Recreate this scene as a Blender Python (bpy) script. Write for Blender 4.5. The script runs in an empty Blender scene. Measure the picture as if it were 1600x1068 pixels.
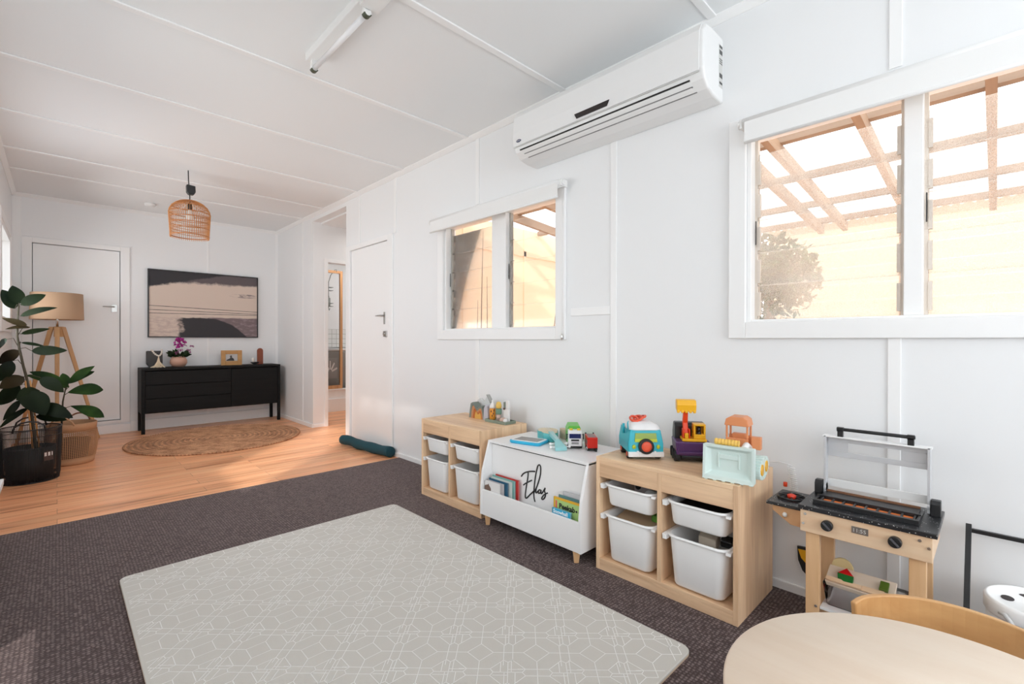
import bpy, bmesh, math, random
from mathutils import Vector, Matrix
random.seed(7)
C = bpy.context.scene
COL = C.collection
R = math.radians
# ------------------------------------------------------------------ camera, world, light
cam_d = bpy.data.cameras.new('camera')
cam = bpy.data.objects.new('camera', cam_d)
COL.objects.link(cam)
cam_d.sensor_width = 36.0
cam_d.lens = 36.0 * 733.4 / 1600.0
cam_d.clip_start = 0.02
yaw, pit, rol = R(44.128), R(-0.214), R(0.079)
Fv = Vector((math.sin(yaw) * math.cos(pit), math.cos(yaw) * math.cos(pit), math.sin(pit)))
R0 = Vector((math.cos(yaw), -math.sin(yaw), 0))
U0 = R0.cross(Fv)
Rv = R0 * math.cos(rol) + U0 * math.sin(rol)
Uv = U0 * math.cos(rol) - R0 * math.sin(rol)
M = Matrix.Identity(4)
for i in range(3):
    M[i][0], M[i][1], M[i][2] = Rv[i], Uv[i], -Fv[i]
M[2][3] = 1.10
cam.matrix_world = M
C.camera = cam
C.view_settings.view_transform = 'Standard'
C.view_settings.look = 'None'
C.view_settings.gamma = 1.0
C.view_settings.use_curve_mapping = False
C.view_settings.exposure = -0.12
C.cycles.use_denoising = True
C.cycles.max_bounces = 10
C.cycles.diffuse_bounces = 7
C.cycles.transparent_max_bounces = 16
C.cycles.sample_clamp_indirect = 6.0
C.cycles.caustics_reflective = False
C.cycles.caustics_refractive = False
w = bpy.data.worlds.new('sky')
C.world = w
w.use_nodes = True
wn = w.node_tree.nodes['Background']
wn.inputs[0].default_value = (0.92, 0.965, 1.0, 1)
wn.inputs[1].default_value = 2.8

def light(name, kind, loc, energy, color=(1, 1, 1), size=None, sizey=None, direction=None):
    d = bpy.data.lights.new(name, kind)
    d.energy = energy
    d.color = color
    if kind == 'AREA':
        d.shape = 'RECTANGLE'
        d.size = size
        d.size_y = sizey
    if kind == 'SUN':
        d.angle = size
    o = bpy.data.objects.new(name, d)
    COL.objects.link(o)
    o.location = loc
    if direction:
        o.rotation_euler = Vector(direction).to_track_quat('-Z', 'Y').to_euler()
    return o
SUN_E = 4.0
light('sun', 'SUN', (-5, -5, 6), SUN_E, (1.0, 0.955, 0.90), R(2.5), direction=(0.66, 0.60, -0.455))
# added area lamps fill in for daylight along the left and rear walls
DAY = (0.90, 0.965, 1.03)
light('daylight_fill_left', 'AREA', (-0.33, 0.6, 1.45), 10.5, DAY, 3.2, 1.1, direction=(1, 0.25, 0.05))
light('daylight_fill_left_middle', 'AREA', (-0.33, 2.95, 1.5), 9.5, DAY, 1.0, 1.1, direction=(1, 0.25, -0.05))
light('daylight_fill_left_far', 'AREA', (-0.33, 4.75, 1.55), 14.0, DAY, 1.2, 1.0, direction=(1, 0.0, 0.1))
light('daylight_fill_rear', 'AREA', (1.0, -2.28, 1.45), 42.0, DAY, 2.1, 1.6, direction=(0.0, 1, 0.55))
light('daylight_far', 'AREA', (-0.47, 6.3, 1.65), 8.0, DAY, 1.0, 0.8, direction=(1, -0.1, -0.05))
light('hall_fill', 'AREA', (3.05, 5.45, 2.5), 3.5, (1.0, 0.98, 0.95), 0.5, 0.5, direction=(0, 0, -1))  # unseen area lamp added to brighten the hall
light('bath_fill', 'AREA', (3.3, 6.6, 2.5), 11.0, (1.0, 0.99, 0.97), 0.6, 0.4, direction=(0, 0.1, -1))  # added lamp out of view, makes the bathroom read bright

# ------------------------------------------------------------------ materials
MATS = {}
def mat(name, col, rough=0.5, metal=0.0, spec=0.5, bump=None, emit=None, alpha=None, trans=0.0):
    if name in MATS:
        return MATS[name]
    m = bpy.data.materials.new(name)
    m.use_nodes = True
    nt = m.node_tree
    b = nt.nodes['Principled BSDF']
    b.inputs['Base Color'].default_value = (*col, 1)
    b.inputs['Roughness'].default_value = rough
    b.inputs['Metallic'].default_value = metal
    b.inputs['Specular IOR Level'].default_value = spec
    if trans:
        b.inputs['Transmission Weight'].default_value = trans
    if bump:
        sc, st = bump
        tc = nt.nodes.new('ShaderNodeTexCoord')
        n = nt.nodes.new('ShaderNodeTexNoise')
        n.inputs['Scale'].default_value = sc
        n.inputs['Detail'].default_value = 3
        nt.links.new(tc.outputs['Object'], n.inputs['Vector'])
        bp = nt.nodes.new('ShaderNodeBump')
        bp.inputs['Strength'].default_value = st
        bp.inputs['Distance'].default_value = 0.002
        nt.links.new(n.outputs['Fac'], bp.inputs['Height'])
        nt.links.new(bp.outputs[0], b.inputs['Normal'])
    MATS[name] = m
    return m

def srgb(r, g, b):
    f = lambda c: (c / 255 / 12.92) if c / 255 <= 0.04045 else ((c / 255 + 0.055) / 1.055) ** 2.4
    return (f(r), f(g), f(b))

def wood(name, c1, c2, axis='Y', scale=6.0, rough=0.45, stretch=14.0, c3=None):
    """streaky grain running along AXIS of the object"""
    m = bpy.data.materials.new(name)
    m.use_nodes = True
    nt = m.node_tree
    N, L = nt.nodes, nt.links
    b = N['Principled BSDF']
    tc = N.new('ShaderNodeTexCoord')
    mp = N.new('ShaderNodeMapping')
    s = [scale * stretch] * 3
    s['XYZ'.index(axis)] = scale
    mp.inputs['Scale'].default_value = s
    L.new(tc.outputs['Object'], mp.inputs['Vector'])
    n = N.new('ShaderNodeTexNoise')
    n.inputs['Scale'].default_value = 1.0
    n.inputs['Detail'].default_value = 5
    n.inputs['Roughness'].default_value = 0.6
    n.inputs['Distortion'].default_value = 0.4
    L.new(mp.outputs[0], n.inputs['Vector'])
    n2 = N.new('ShaderNodeTexNoise')
    n2.inputs['Scale'].default_value = 0.22
    L.new(mp.outputs[0], n2.inputs['Vector'])
    ad = N.new('ShaderNodeMath')
    ad.operation = 'MULTIPLY_ADD'
    ad.inputs[1].default_value = 0.55
    L.new(n2.outputs['Fac'], ad.inputs[0])
    mu = N.new('ShaderNodeMath')
    mu.operation = 'MULTIPLY'
    mu.inputs[1].default_value = 0.5
    L.new(n.outputs['Fac'], mu.inputs[0])
    L.new(mu.outputs[0], ad.inputs[2])
    cr = N.new('ShaderNodeValToRGB')
    cr.color_ramp.elements[0].position = 0.40
    cr.color_ramp.elements[0].color = (*c2, 1)
    cr.color_ramp.elements[1].position = 0.62
    cr.color_ramp.elements[1].color = (*c1, 1)
    L.new(ad.outputs[0], cr.inputs[0])
    L.new(cr.outputs[0], b.inputs['Base Color'])
    b.inputs['Roughness'].default_value = rough
    bp = N.new('ShaderNodeBump')
    bp.inputs['Strength'].default_value = 0.12
    bp.inputs['Distance'].default_value = 0.001
    L.new(n.outputs['Fac'], bp.inputs['Height'])
    L.new(bp.outputs[0], b.inputs['Normal'])
    MATS[name] = m
    return m

white = mat("wall_white", (0.855, 0.863, 0.868), 0.5, bump=(60, 0.08))
trimw = mat("trim_white", (0.90, 0.90, 0.895), 0.35)
ceilw = mat("ceiling_white", (0.855, 0.87, 0.875), 0.6)
plast = mat('white_plastic', (0.83, 0.83, 0.82), 0.32)
plast2 = mat('offwhite_plastic', (0.93, 0.93, 0.925), 0.3)
lacq = mat('white_lacquer', (0.90, 0.90, 0.90), 0.35)
chrome = mat('chrome', (0.75, 0.74, 0.72), 0.18, 1.0)
black = mat('black_metal', (0.012, 0.012, 0.013), 0.4)
blackp = mat('black_plastic', (0.015, 0.015, 0.016), 0.35)
silver = mat('silver_paint', (0.62, 0.63, 0.65), 0.35, 0.25)
dark = mat('dark_gap', (0.02, 0.018, 0.016), 0.8)
OAK1, OAK2 = (0.90, 0.635, 0.405), (0.64, 0.40, 0.235)
oakY = wood('oak_along_y', OAK1, OAK2, 'Y', 2.2)
oakZ = wood('oak_along_z', OAK1, OAK2, 'Z', 2.2)
oakX = wood('oak_along_x', OAK1, OAK2, 'X', 2.2)
PIN1, PIN2 = (0.80, 0.52, 0.29), (0.66, 0.38, 0.18)
pineY = wood('pine_along_y', (0.82, 0.60, 0.40), (0.74, 0.48, 0.29), 'Y', 2.5, 0.4)
pineZ = wood('pine_along_z', PIN1, PIN2, 'Z', 2.0, 0.4, 10)
legZ = wood('lamp_wood', (0.60, 0.34, 0.15), (0.48, 0.25, 0.10), 'Z', 2.0, 0.35)
birch = wood('birch_ply', (0.84, 0.71, 0.58), (0.76, 0.60, 0.46), 'Y', 1.6, 0.4, 7)
bent = wood('bent_ply', (0.66, 0.385, 0.165), (0.52, 0.27, 0.10), 'Y', 3.0, 0.35, 5)

def floor_material():
    m = bpy.data.materials.new('laminate_boards')
    m.use_nodes = True
    nt = m.node_tree; N, L = nt.nodes, nt.links
    b = N['Principled BSDF']
    tc = N.new('ShaderNodeTexCoord')
    br = N.new('ShaderNodeTexBrick')
    br.inputs['Scale'].default_value = 1.0
    br.inputs['Brick Width'].default_value = 1.25
    br.inputs['Row Height'].default_value = 0.125
    br.inputs['Mortar Size'].default_value = 0.0008
    br.inputs['Mortar Smooth'].default_value = 0.0
    br.inputs['Color1'].default_value = (0.0, 0.0, 0.0, 1)
    br.inputs['Color2'].default_value = (1, 1, 1, 1)
    br.inputs['Mortar'].default_value = (0.1, 0.1, 0.1, 1)
    br.offset = 0.37
    L.new(tc.outputs['Object'], br.inputs['Vector'])
    mp = N.new('ShaderNodeMapping')
    mp.inputs['Scale'].default_value = (1.3, 17, 1)
    L.new(tc.outputs['Object'], mp.inputs['Vector'])
    # shift the grain plank by plank
    av = N.new('ShaderNodeVectorMath'); av.operation = 'MULTIPLY_ADD'
    av.inputs[1].default_value = (7, 7, 7)
    L.new(br.outputs['Color'], av.inputs[0]); L.new(mp.outputs[0], av.inputs[2])
    n = N.new('ShaderNodeTexNoise'); n.inputs['Scale'].default_value = 1.0; n.inputs['Detail'].default_value = 5
    n.inputs['Distortion'].default_value = 0.7
    L.new(av.outputs[0], n.inputs['Vector'])
    cr = N.new('ShaderNodeValToRGB')
    cr.color_ramp.elements[0].position = 0.30; cr.color_ramp.elements[0].color = (0.52, 0.21, 0.105, 1)
    cr.color_ramp.elements[1].position = 0.62; cr.color_ramp.elements[1].color = (0.96, 0.52, 0.28, 1)
    e = cr.color_ramp.elements.new(0.45); e.color = (0.90, 0.42, 0.21, 1)
    L.new(n.outputs['Fac'], cr.inputs[0])
    hs = N.new('ShaderNodeHueSaturation')
    mr = N.new('ShaderNodeMapRange'); mr.inputs[3].default_value = 0.88; mr.inputs[4].default_value = 1.1
    L.new(br.outputs['Color'], mr.inputs[0]); L.new(mr.outputs[0], hs.inputs['Value'])
    L.new(cr.outputs[0], hs.inputs['Color'])
    mx = N.new('ShaderNodeMixRGB'); mx.inputs[2].default_value = (0.16, 0.07, 0.04, 1)
    L.new(br.outputs['Fac'], mx.inputs[0]); L.new(hs.outputs[0], mx.inputs[1])
    L.new(mx.outputs[0], b.inputs['Base Color'])
    b.inputs['Roughness'].default_value = 0.33
    b.inputs['Specular IOR Level'].default_value = 0.4
    return m

def carpet_material():
    m = bpy.data.materials.new('loop_carpet')
    m.use_nodes = True
    nt = m.node_tree; N, L = nt.nodes, nt.links
    b = N['Principled BSDF']
    tc = N.new('ShaderNodeTexCoord')
    v = N.new('ShaderNodeTexVoronoi'); v.feature = 'F1'
    v.inputs['Scale'].default_value = 78.0
    v.inputs['Randomness'].default_value = 0.28
    L.new(tc.outputs['Object'], v.inputs['Vector'])
    cr = N.new('ShaderNodeValToRGB')
    cr.color_ramp.elements[0].position = 0.15; cr.color_ramp.elements[0].color = (0.37, 0.285, 0.27, 1)
    cr.color_ramp.elements[1].position = 0.62; cr.color_ramp.elements[1].color = (0.055, 0.037, 0.036, 1)
    L.new(v.outputs['Distance'], cr.inputs[0])
    n = N.new('ShaderNodeTexNoise'); n.inputs['Scale'].default_value = 25; n.inputs['Detail'].default_value = 4
    L.new(tc.outputs['Object'], n.inputs['Vector'])
    mr = N.new('ShaderNodeMapRange'); mr.inputs[3].default_value = 0.75; mr.inputs[4].default_value = 1.25
    L.new(n.outputs['Fac'], mr.inputs[0])
    hs = N.new('ShaderNodeHueSaturation'); L.new(cr.outputs[0], hs.inputs['Color']); L.new(mr.outputs[0], hs.inputs['Value'])
    L.new(hs.outputs[0], b.inputs['Base Color'])
    b.inputs['Roughness'].default_value = 0.85
    b.inputs['Specular IOR Level'].default_value = 0.25
    b.inputs['Sheen Weight'].default_value = 0.28; b.inputs['Sheen Roughness'].default_value = 0.4; b.inputs['Sheen Tint'].default_value = (0.8, 0.66, 0.64, 1)
    iv = N.new('ShaderNodeMath'); iv.operation = 'SUBTRACT'; iv.inputs[0].default_value = 1.0
    L.new(v.outputs['Distance'], iv.inputs[1])
    bp = N.new('ShaderNodeBump'); bp.inputs['Strength'].default_value = 0.9; bp.inputs['Distance'].default_value = 0.006
    L.new(iv.outputs[0], bp.inputs['Height']); L.new(bp.outputs[0], b.inputs['Normal'])
    return m

def glass_material(name, dust, tint=(1, 1, 1)):
    m = bpy.data.materials.new(name)
    m.use_nodes = True
    nt = m.node_tree; N, L = nt.nodes, nt.links
    N.remove(N['Principled BSDF'])
    out = N['Material Output']
    t = N.new('ShaderNodeBsdfTransparent'); t.inputs[0].default_value = (*tint, 1)
    g = N.new('ShaderNodeBsdfGlossy'); g.inputs['Roughness'].default_value = 0.05
    fr = N.new('ShaderNodeFresnel'); fr.inputs[0].default_value = 1.25
    mx = N.new('ShaderNodeMixShader'); L.new(fr.outputs[0], mx.inputs[0]); L.new(t.outputs[0], mx.inputs[1]); L.new(g.outputs[0], mx.inputs[2])
    last = mx
    if dust > 0:
        tr = N.new('ShaderNodeBsdfTranslucent'); tr.inputs[0].default_value = (0.95, 0.93, 0.90, 1)
        tc = N.new('ShaderNodeTexCoord')
        n = N.new('ShaderNodeTexNoise'); n.inputs['Scale'].default_value = 240; n.inputs['Detail'].default_value = 4
        n2 = N.new('ShaderNodeTexNoise'); n2.inputs['Scale'].default_value = 4
        L.new(tc.outputs['Object'], n.inputs['Vector']); L.new(tc.outputs['Object'], n2.inputs['Vector'])
        ad = N.new('ShaderNodeMath'); ad.operation = 'MULTIPLY'
        L.new(n.outputs['Fac'], ad.inputs[0]); L.new(n2.outputs['Fac'], ad.inputs[1])
        mr = N.new('ShaderNodeMapRange'); mr.inputs[1].default_value = 0.12; mr.inputs[2].default_value = 0.4
        mr.inputs[3].default_value = dust * 0.5; mr.inputs[4].default_value = dust * 1.5
        L.new(ad.outputs[0], mr.inputs[0])
        m2 = N.new('ShaderNodeMixShader'); L.new(mr.outputs[0], m2.inputs[0]); L.new(mx.outputs[0], m2.inputs[1]); L.new(tr.outputs[0], m2.inputs[2])
        last = m2
    L.new(last.outputs[0], out.inputs[0])
    return m

def art_material():
    m = bpy.data.materials.new('abstract_art')
    m.use_nodes = True
    nt = m.node_tree; N, L = nt.nodes, nt.links
    b = N['Principled BSDF']
    tc = N.new('ShaderNodeTexCoord')
    sp = N.new('ShaderNodeSeparateXYZ'); L.new(tc.outputs['Object'], sp.inputs[0])
    def noise(scale, sx=1.0, det=6):
        mp = N.new('ShaderNodeMapping'); mp.inputs['Scale'].default_value = (sx, 1, 1)
        L.new(tc.outputs['Object'], mp.inputs['Vector'])
        n = N.new('ShaderNodeTexNoise'); n.inputs['Scale'].default_value = scale; n.inputs['Detail'].default_value = det
        n.inputs['Roughness'].default_value = 0.65
        L.new(mp.outputs[0], n.inputs['Vector'])
        return n.outputs['Fac']
    def op(o, a, c, d=None):
        x = N.new('ShaderNodeMath'); x.operation = o
        for i, q in enumerate((a, c, d)):
            if q is None: continue
            if isinstance(q, (int, float)): x.inputs[i].default_value = q
            else: L.new(q, x.inputs[i])
        return x.outputs[0]
    def step(v, lo, hi):
        r = N.new('ShaderNodeMapRange'); r.inputs[1].default_value = lo; r.inputs[2].default_value = hi
        L.new(v, r.inputs[0]); return r.outputs[0]
    def mix(f, a, bcol):
        x = N.new('ShaderNodeMixRGB'); L.new(f, x.inputs[0])
        if isinstance(a, tuple): x.inputs[1].default_value = (*a, 1)
        else: L.new(a, x.inputs[1])
        x.inputs[2].default_value = (*bcol, 1)
        return x.outputs[0]
    X, Z = sp.outputs['X'], sp.outputs['Z']     # object centre is the picture centre, 1.2 x 0.8
    beige, ink, mauve, pale = (0.70, 0.57, 0.48), (0.030, 0.027, 0.031), (0.20, 0.145, 0.15), (0.55, 0.42, 0.37)
    n1 = noise(7, 0.8); n2 = noise(30, 0.35)
    # dark sky band: lower edge rises towards the right, frayed
    edge = op('MULTIPLY_ADD', n1, 0.12, 0.215)
    edge = op('MULTIPLY_ADD', X, 0.02, edge)
    c = mix(step(op('SUBTRACT', Z, edge), -0.012, 0.02), beige, (0.12, 0.095, 0.10))
    edge2 = op('MULTIPLY_ADD', n1, 0.10, 0.30); edge2 = op('MULTIPLY_ADD', X, 0.24, edge2)
    c = mix(step(op('SUBTRACT', Z, edge2), -0.01, 0.015), c, ink)
    # small grey smudge right
    d = op('ADD', op('POWER', op('ABSOLUTE', op('MULTIPLY', op('SUBTRACT', X, 0.45), 5.0), None), 2.0), op('POWER', op('ABSOLUTE', op('MULTIPLY', op('SUBTRACT', Z, 0.15), 32.0), None), 2.0))
    c = mix(op('MULTIPLY', step(d, 1.0, 0.4), step(n2, 0.45, 0.58)), c, (0.22, 0.17, 0.17))
    # wispy sand, lower left
    c = mix(op('MULTIPLY', step(Z, -0.12, -0.2), step(n2, 0.42, 0.62)), c, pale)
    # dark mound lower right with mauve flank
    e3 = op('MULTIPLY_ADD', op('POWER', op('MAXIMUM', op('SUBTRACT', X, 0.02), 0.0), 2.0), -1.15, -0.185)
    e3 = op('MULTIPLY_ADD', n1, 0.05, e3)
    right = step(X, -0.32, -0.24)
    left = op('MULTIPLY', step(op('SUBTRACT', e3, Z), 0.0, 0.012), step(op('ADD', X, op('MULTIPLY', n1, 0.25)), -0.17, -0.13))
    e4 = op('MULTIPLY_ADD', n1, 0.03, -0.165)
    rr = op('MULTIPLY', step(op('SUBTRACT', e4, Z), 0.0, 0.012), step(X, -0.05, 0.08))
    c = mix(rr, c, mauve)
    c = mix(op('MULTIPLY', rr, step(n2, 0.5, 0.62)), c, (0.30, 0.23, 0.24))
    c = mix(left, c, ink)
    # thin lines across
    for z0, k in ((-0.045, -0.03), (-0.085, -0.012), (-0.115, 0.01)):
        dz = op('ABSOLUTE', op('SUBTRACT', Z, op('MULTIPLY_ADD', X, k, z0)), None)
        dz = op('SUBTRACT', dz, op('MULTIPLY', op('SUBTRACT', n1, 0.5), 0.006))
        c = mix(step(dz, 0.0045, 0.002), c, (0.06, 0.05, 0.05))
    L.new(c, b.inputs['Base Color'])
    b.inputs['Roughness'].default_value = 0.6
    return m

def speckle_material():
    m = bpy.data.materials.new('black_speckled_laminate')
    m.use_nodes = True
    nt = m.node_tree; N, L = nt.nodes, nt.links
    b = N['Principled BSDF']
    tc = N.new('ShaderNodeTexCoord')
    v = N.new('ShaderNodeTexVoronoi'); v.inputs['Scale'].default_value = 190
    L.new(tc.outputs['Object'], v.inputs['Vector'])
    sp = N.new('ShaderNodeSeparateColor'); L.new(v.outputs['Color'], sp.inputs[0])
    mm = N.new('ShaderNodeMath'); mm.operation = 'GREATER_THAN'; mm.inputs[1].default_value = 0.86
    L.new(sp.outputs[0], mm.inputs[0])
    m3 = N.new('ShaderNodeMath'); m3.operation = 'LESS_THAN'; m3.inputs[1].default_value = 0.30
    L.new(v.outputs['Distance'], m3.inputs[0])
    m4 = N.new('ShaderNodeMath'); m4.operation = 'MULTIPLY'; L.new(mm.outputs[0], m4.inputs[0]); L.new(m3.outputs[0], m4.inputs[1])
    mx = N.new('ShaderNodeMixRGB'); mx.inputs[1].default_value = (0.018, 0.018, 0.02, 1); mx.inputs[2].default_value = (0.75, 0.74, 0.72, 1)
    L.new(m4.outputs[0], mx.inputs[0]); L.new(mx.outputs[0], b.inputs['Base Color'])
    b.inputs['Roughness'].default_value = 0.3
    return m

def leaf_material(name, c1, c2, scale=5):
    m = bpy.data.materials.new(name)
    m.use_nodes = True
    nt = m.node_tree; N, L = nt.nodes, nt.links
    b = N['Principled BSDF']
    tc = N.new('ShaderNodeTexCoord')
    n = N.new('ShaderNodeTexNoise'); n.inputs['Scale'].default_value = scale
    L.new(tc.outputs['Object'], n.inputs['Vector'])
    cr = N.new('ShaderNodeValToRGB')
    cr.color_ramp.elements[0].position = 0.38; cr.color_ramp.elements[0].color = (*c1, 1)
    cr.color_ramp.elements[1].position = 0.62; cr.color_ramp.elements[1].color = (*c2, 1)
    L.new(n.outputs['Fac'], cr.inputs[0]); L.new(cr.outputs[0], b.inputs['Base Color'])
    b.inputs['Roughness'].default_value = 0.45
    b.inputs['Specular IOR Level'].default_value = 0.09
    return m

def jute_material():
    m = bpy.data.materials.new('jute_braid')
    m.use_nodes = True
    nt = m.node_tree; N, L = nt.nodes, nt.links
    b = N['Principled BSDF']
    tc = N.new('ShaderNodeTexCoord')
    n = N.new('ShaderNodeTexNoise'); n.inputs['Scale'].default_value = 130; n.inputs['Detail'].default_value = 3
    L.new(tc.outputs['Object'], n.inputs['Vector'])
    n2 = N.new('ShaderNodeTexNoise'); n2.inputs['Scale'].default_value = 9
    L.new(tc.outputs['Object'], n2.inputs['Vector'])
    a = N.new('ShaderNodeMath'); a.operation = 'ADD'; L.new(n.outputs['Fac'], a.inputs[0]); L.new(n2.outputs['Fac'], a.inputs[1])
    cr = N.new('ShaderNodeValToRGB')
    cr.color_ramp.elements[0].position = 0.38; cr.color_ramp.elements[0].color = (0.34, 0.155, 0.075, 1)
    cr.color_ramp.elements[1].position = 0.60; cr.color_ramp.elements[1].color = (0.70, 0.375, 0.205, 1)
    h = N.new('ShaderNodeMath'); h.operation = 'MULTIPLY'; h.inputs[1].default_value = 0.5
    L.new(a.outputs[0], h.inputs[0]); L.new(h.outputs[0], cr.inputs[0])
    ln = N.new('ShaderNodeVectorMath'); ln.operation = 'LENGTH'; L.new(tc.outputs['Object'], ln.inputs[0])
    w1 = N.new('ShaderNodeMath'); w1.operation = 'MULTIPLY'; w1.inputs[1].default_value = 2 * math.pi * 33 / 0.82 / 2; L.new(ln.outputs['Value'], w1.inputs[0])
    w2 = N.new('ShaderNodeMath'); w2.operation = 'SINE'; L.new(w1.outputs[0], w2.inputs[0])
    w3 = N.new('ShaderNodeMapRange'); w3.inputs[1].default_value = -1; w3.inputs[2].default_value = 1; w3.inputs[3].default_value = 0.72; w3.inputs[4].default_value = 1.12; L.new(w2.outputs[0], w3.inputs[0])  # ring bands darkened in colour to stand in for groove shade
    hs = N.new('ShaderNodeHueSaturation'); L.new(cr.outputs[0], hs.inputs['Color']); L.new(w3.outputs[0], hs.inputs['Value'])
    L.new(hs.outputs[0], b.inputs['Base Color'])
    b.inputs['Roughness'].default_value = 0.9
    bp = N.new('ShaderNodeBump'); bp.inputs['Strength'].default_value = 0.7; bp.inputs['Distance'].default_value = 0.004
    L.new(n.outputs['Fac'], bp.inputs['Height']); L.new(bp.outputs[0], b.inputs['Normal'])
    return m

# ------------------------------------------------------------------ mesh helpers
def new():
    return bmesh.new()

def box(bm, x0, x1, y0, y1, z0, z1, mi=0):
    v = [bm.verts.new((x, y, z)) for x in (x0, x1) for y in (y0, y1) for z in (z0, z1)]
    for f in ((0, 1, 3, 2), (4, 6, 7, 5), (0, 4, 5, 1), (2, 3, 7, 6), (0, 2, 6, 4), (1, 5, 7, 3)):
        bm.faces.new([v[i] for i in f]).material_index = mi
    return v

def hexa(bm, pts, mi=0):
    """8 points: bottom ring (4) then top ring (4)"""
    v = [bm.verts.new(p) for p in pts]
    for f in ((3, 2, 1, 0), (4, 5, 6, 7), (0, 1, 5, 4), (1, 2, 6, 5), (2, 3, 7, 6), (3, 0, 4, 7)):
        bm.faces.new([v[i] for i in f]).material_index = mi

def frame_of(d):
    d = Vector(d).normalized()
    a = Vector((0, 0, 1)) if abs(d.z) < 0.9 else Vector((1, 0, 0))
    u = d.cross(a).normalized()
    return u, d.cross(u).normalized()

def tube(bm, pts, r, seg=8, mi=0, closed=False, caps=True):
    pts = [Vector(p) for p in pts]
    n = len(pts)
    rs = r if isinstance(r, (list, tuple)) else [r] * n
    rings = []
    u = None
    for i, p in enumerate(pts):
        if closed:
            d = pts[(i + 1) % n] - pts[i - 1]
        else:
            d = pts[min(i + 1, n - 1)] - pts[max(i - 1, 0)]
        d.normalize()
        if u is None:
            u, _ = frame_of(d)
        else:
            u = (u - d * u.dot(d))
            if u.length < 1e-6:
                u, _ = frame_of(d)
            u.normalize()
        v = d.cross(u)
        rings.append([bm.verts.new(p + (u * math.cos(2 * math.pi * k / seg) + v * math.sin(2 * math.pi * k / seg)) * rs[i]) for k in range(seg)])
    m = n if closed else n - 1
    for i in range(m):
        a, b = rings[i], rings[(i + 1) % n]
        for k in range(seg):
            f = bm.faces.new((a[k], a[(k + 1) % seg], b[(k + 1) % seg], b[k]))
            f.smooth = True
            f.material_index = mi
    if not closed and caps:
        bm.faces.new(rings[0][::-1]).material_index = mi
        bm.faces.new(rings[-1]).material_index = mi

def lathe(bm, prof, c=(0, 0, 0), seg=32, mi=0, axis='Z', smooth=True, sx=1.0, sy=1.0):
    c = Vector(c)
    rings = []
    for r, h in prof:
        ring = []
        for k in range(seg):
            a = 2 * math.pi * k / seg
            x, y = math.cos(a) * max(r, 1e-5) * sx, math.sin(a) * max(r, 1e-5) * sy
            p = {'Z': (x, y, h), 'X': (h, x, y), 'Y': (y, h, x)}[axis]
            ring.append(bm.verts.new(c + Vector(p)))
        rings.append(ring)
    for i in range(len(rings) - 1):
        for k in range(seg):
            f = bm.faces.new((rings[i][k], rings[i][(k + 1) % seg], rings[i + 1][(k + 1) % seg], rings[i + 1][k]))
            f.smooth = smooth
            f.material_index = mi
    if prof[0][0] > 1e-4:
        bm.faces.new(rings[0][::-1]).material_index = mi
    if prof[-1][0] > 1e-4:
        bm.faces.new(rings[-1]).material_index = mi

def prism(bm, poly, a0, a1, axis='Y', mi=0):
    """extrude polygon; poly pairs are the two other axes in cyclic-free order: axis Y -> (x,z), X -> (y,z), Z -> (x,y)"""
    def P(p, a):
        return {'Y': (p[0], a, p[1]), 'X': (a, p[0], p[1]), 'Z': (p[0], p[1], a)}[axis]
    A = [bm.verts.new(P(p, a0)) for p in poly]
    B = [bm.verts.new(P(p, a1)) for p in poly]
    n = len(poly)
    bm.faces.new(A).material_index = mi
    bm.faces.new(B[::-1]).material_index = mi
    for i in range(n):
        bm.faces.new((A[i], B[i], B[(i + 1) % n], A[(i + 1) % n])).material_index = mi

def ball(bm, c, r, mi=0, seg=16, sx=1, sy=1, sz=1):
    n = seg // 2
    prof = [(r * math.sin(math.pi * i / n), -r * sz * math.cos(math.pi * i / n)) for i in range(n + 1)]
    lathe(bm, prof, c, seg, mi, sx=sx, sy=sy)

def rrect(w, h, r, n=5):
    """rounded rectangle outline centred on 0"""
    out = []
    for cx, cy, a0 in ((w / 2 - r, h / 2 - r, 0), (-w / 2 + r, h / 2 - r, 90), (-w / 2 + r, -h / 2 + r, 180), (w / 2 - r, -h / 2 + r, 270)):
        for i in range(n + 1):
            a = R(a0 + 90 * i / n)
            out.append((cx + r * math.cos(a), cy + r * math.sin(a)))
    return out

def loft(bm, rings, cap0=True, cap1=True, mi=0, smooth=True):
    V = [[bm.verts.new(p) for p in ring] for ring in rings]
    n = len(V[0])
    for i in range(len(V) - 1):
        for k in range(n):
            f = bm.faces.new((V[i][k], V[i][(k + 1) % n], V[i + 1][(k + 1) % n], V[i + 1][k]))
            f.smooth = smooth
            f.material_index = mi
    if cap0:
        bm.faces.new(V[0][::-1]).material_index = mi
    if cap1:
        bm.faces.new(V[-1]).material_index = mi

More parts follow.
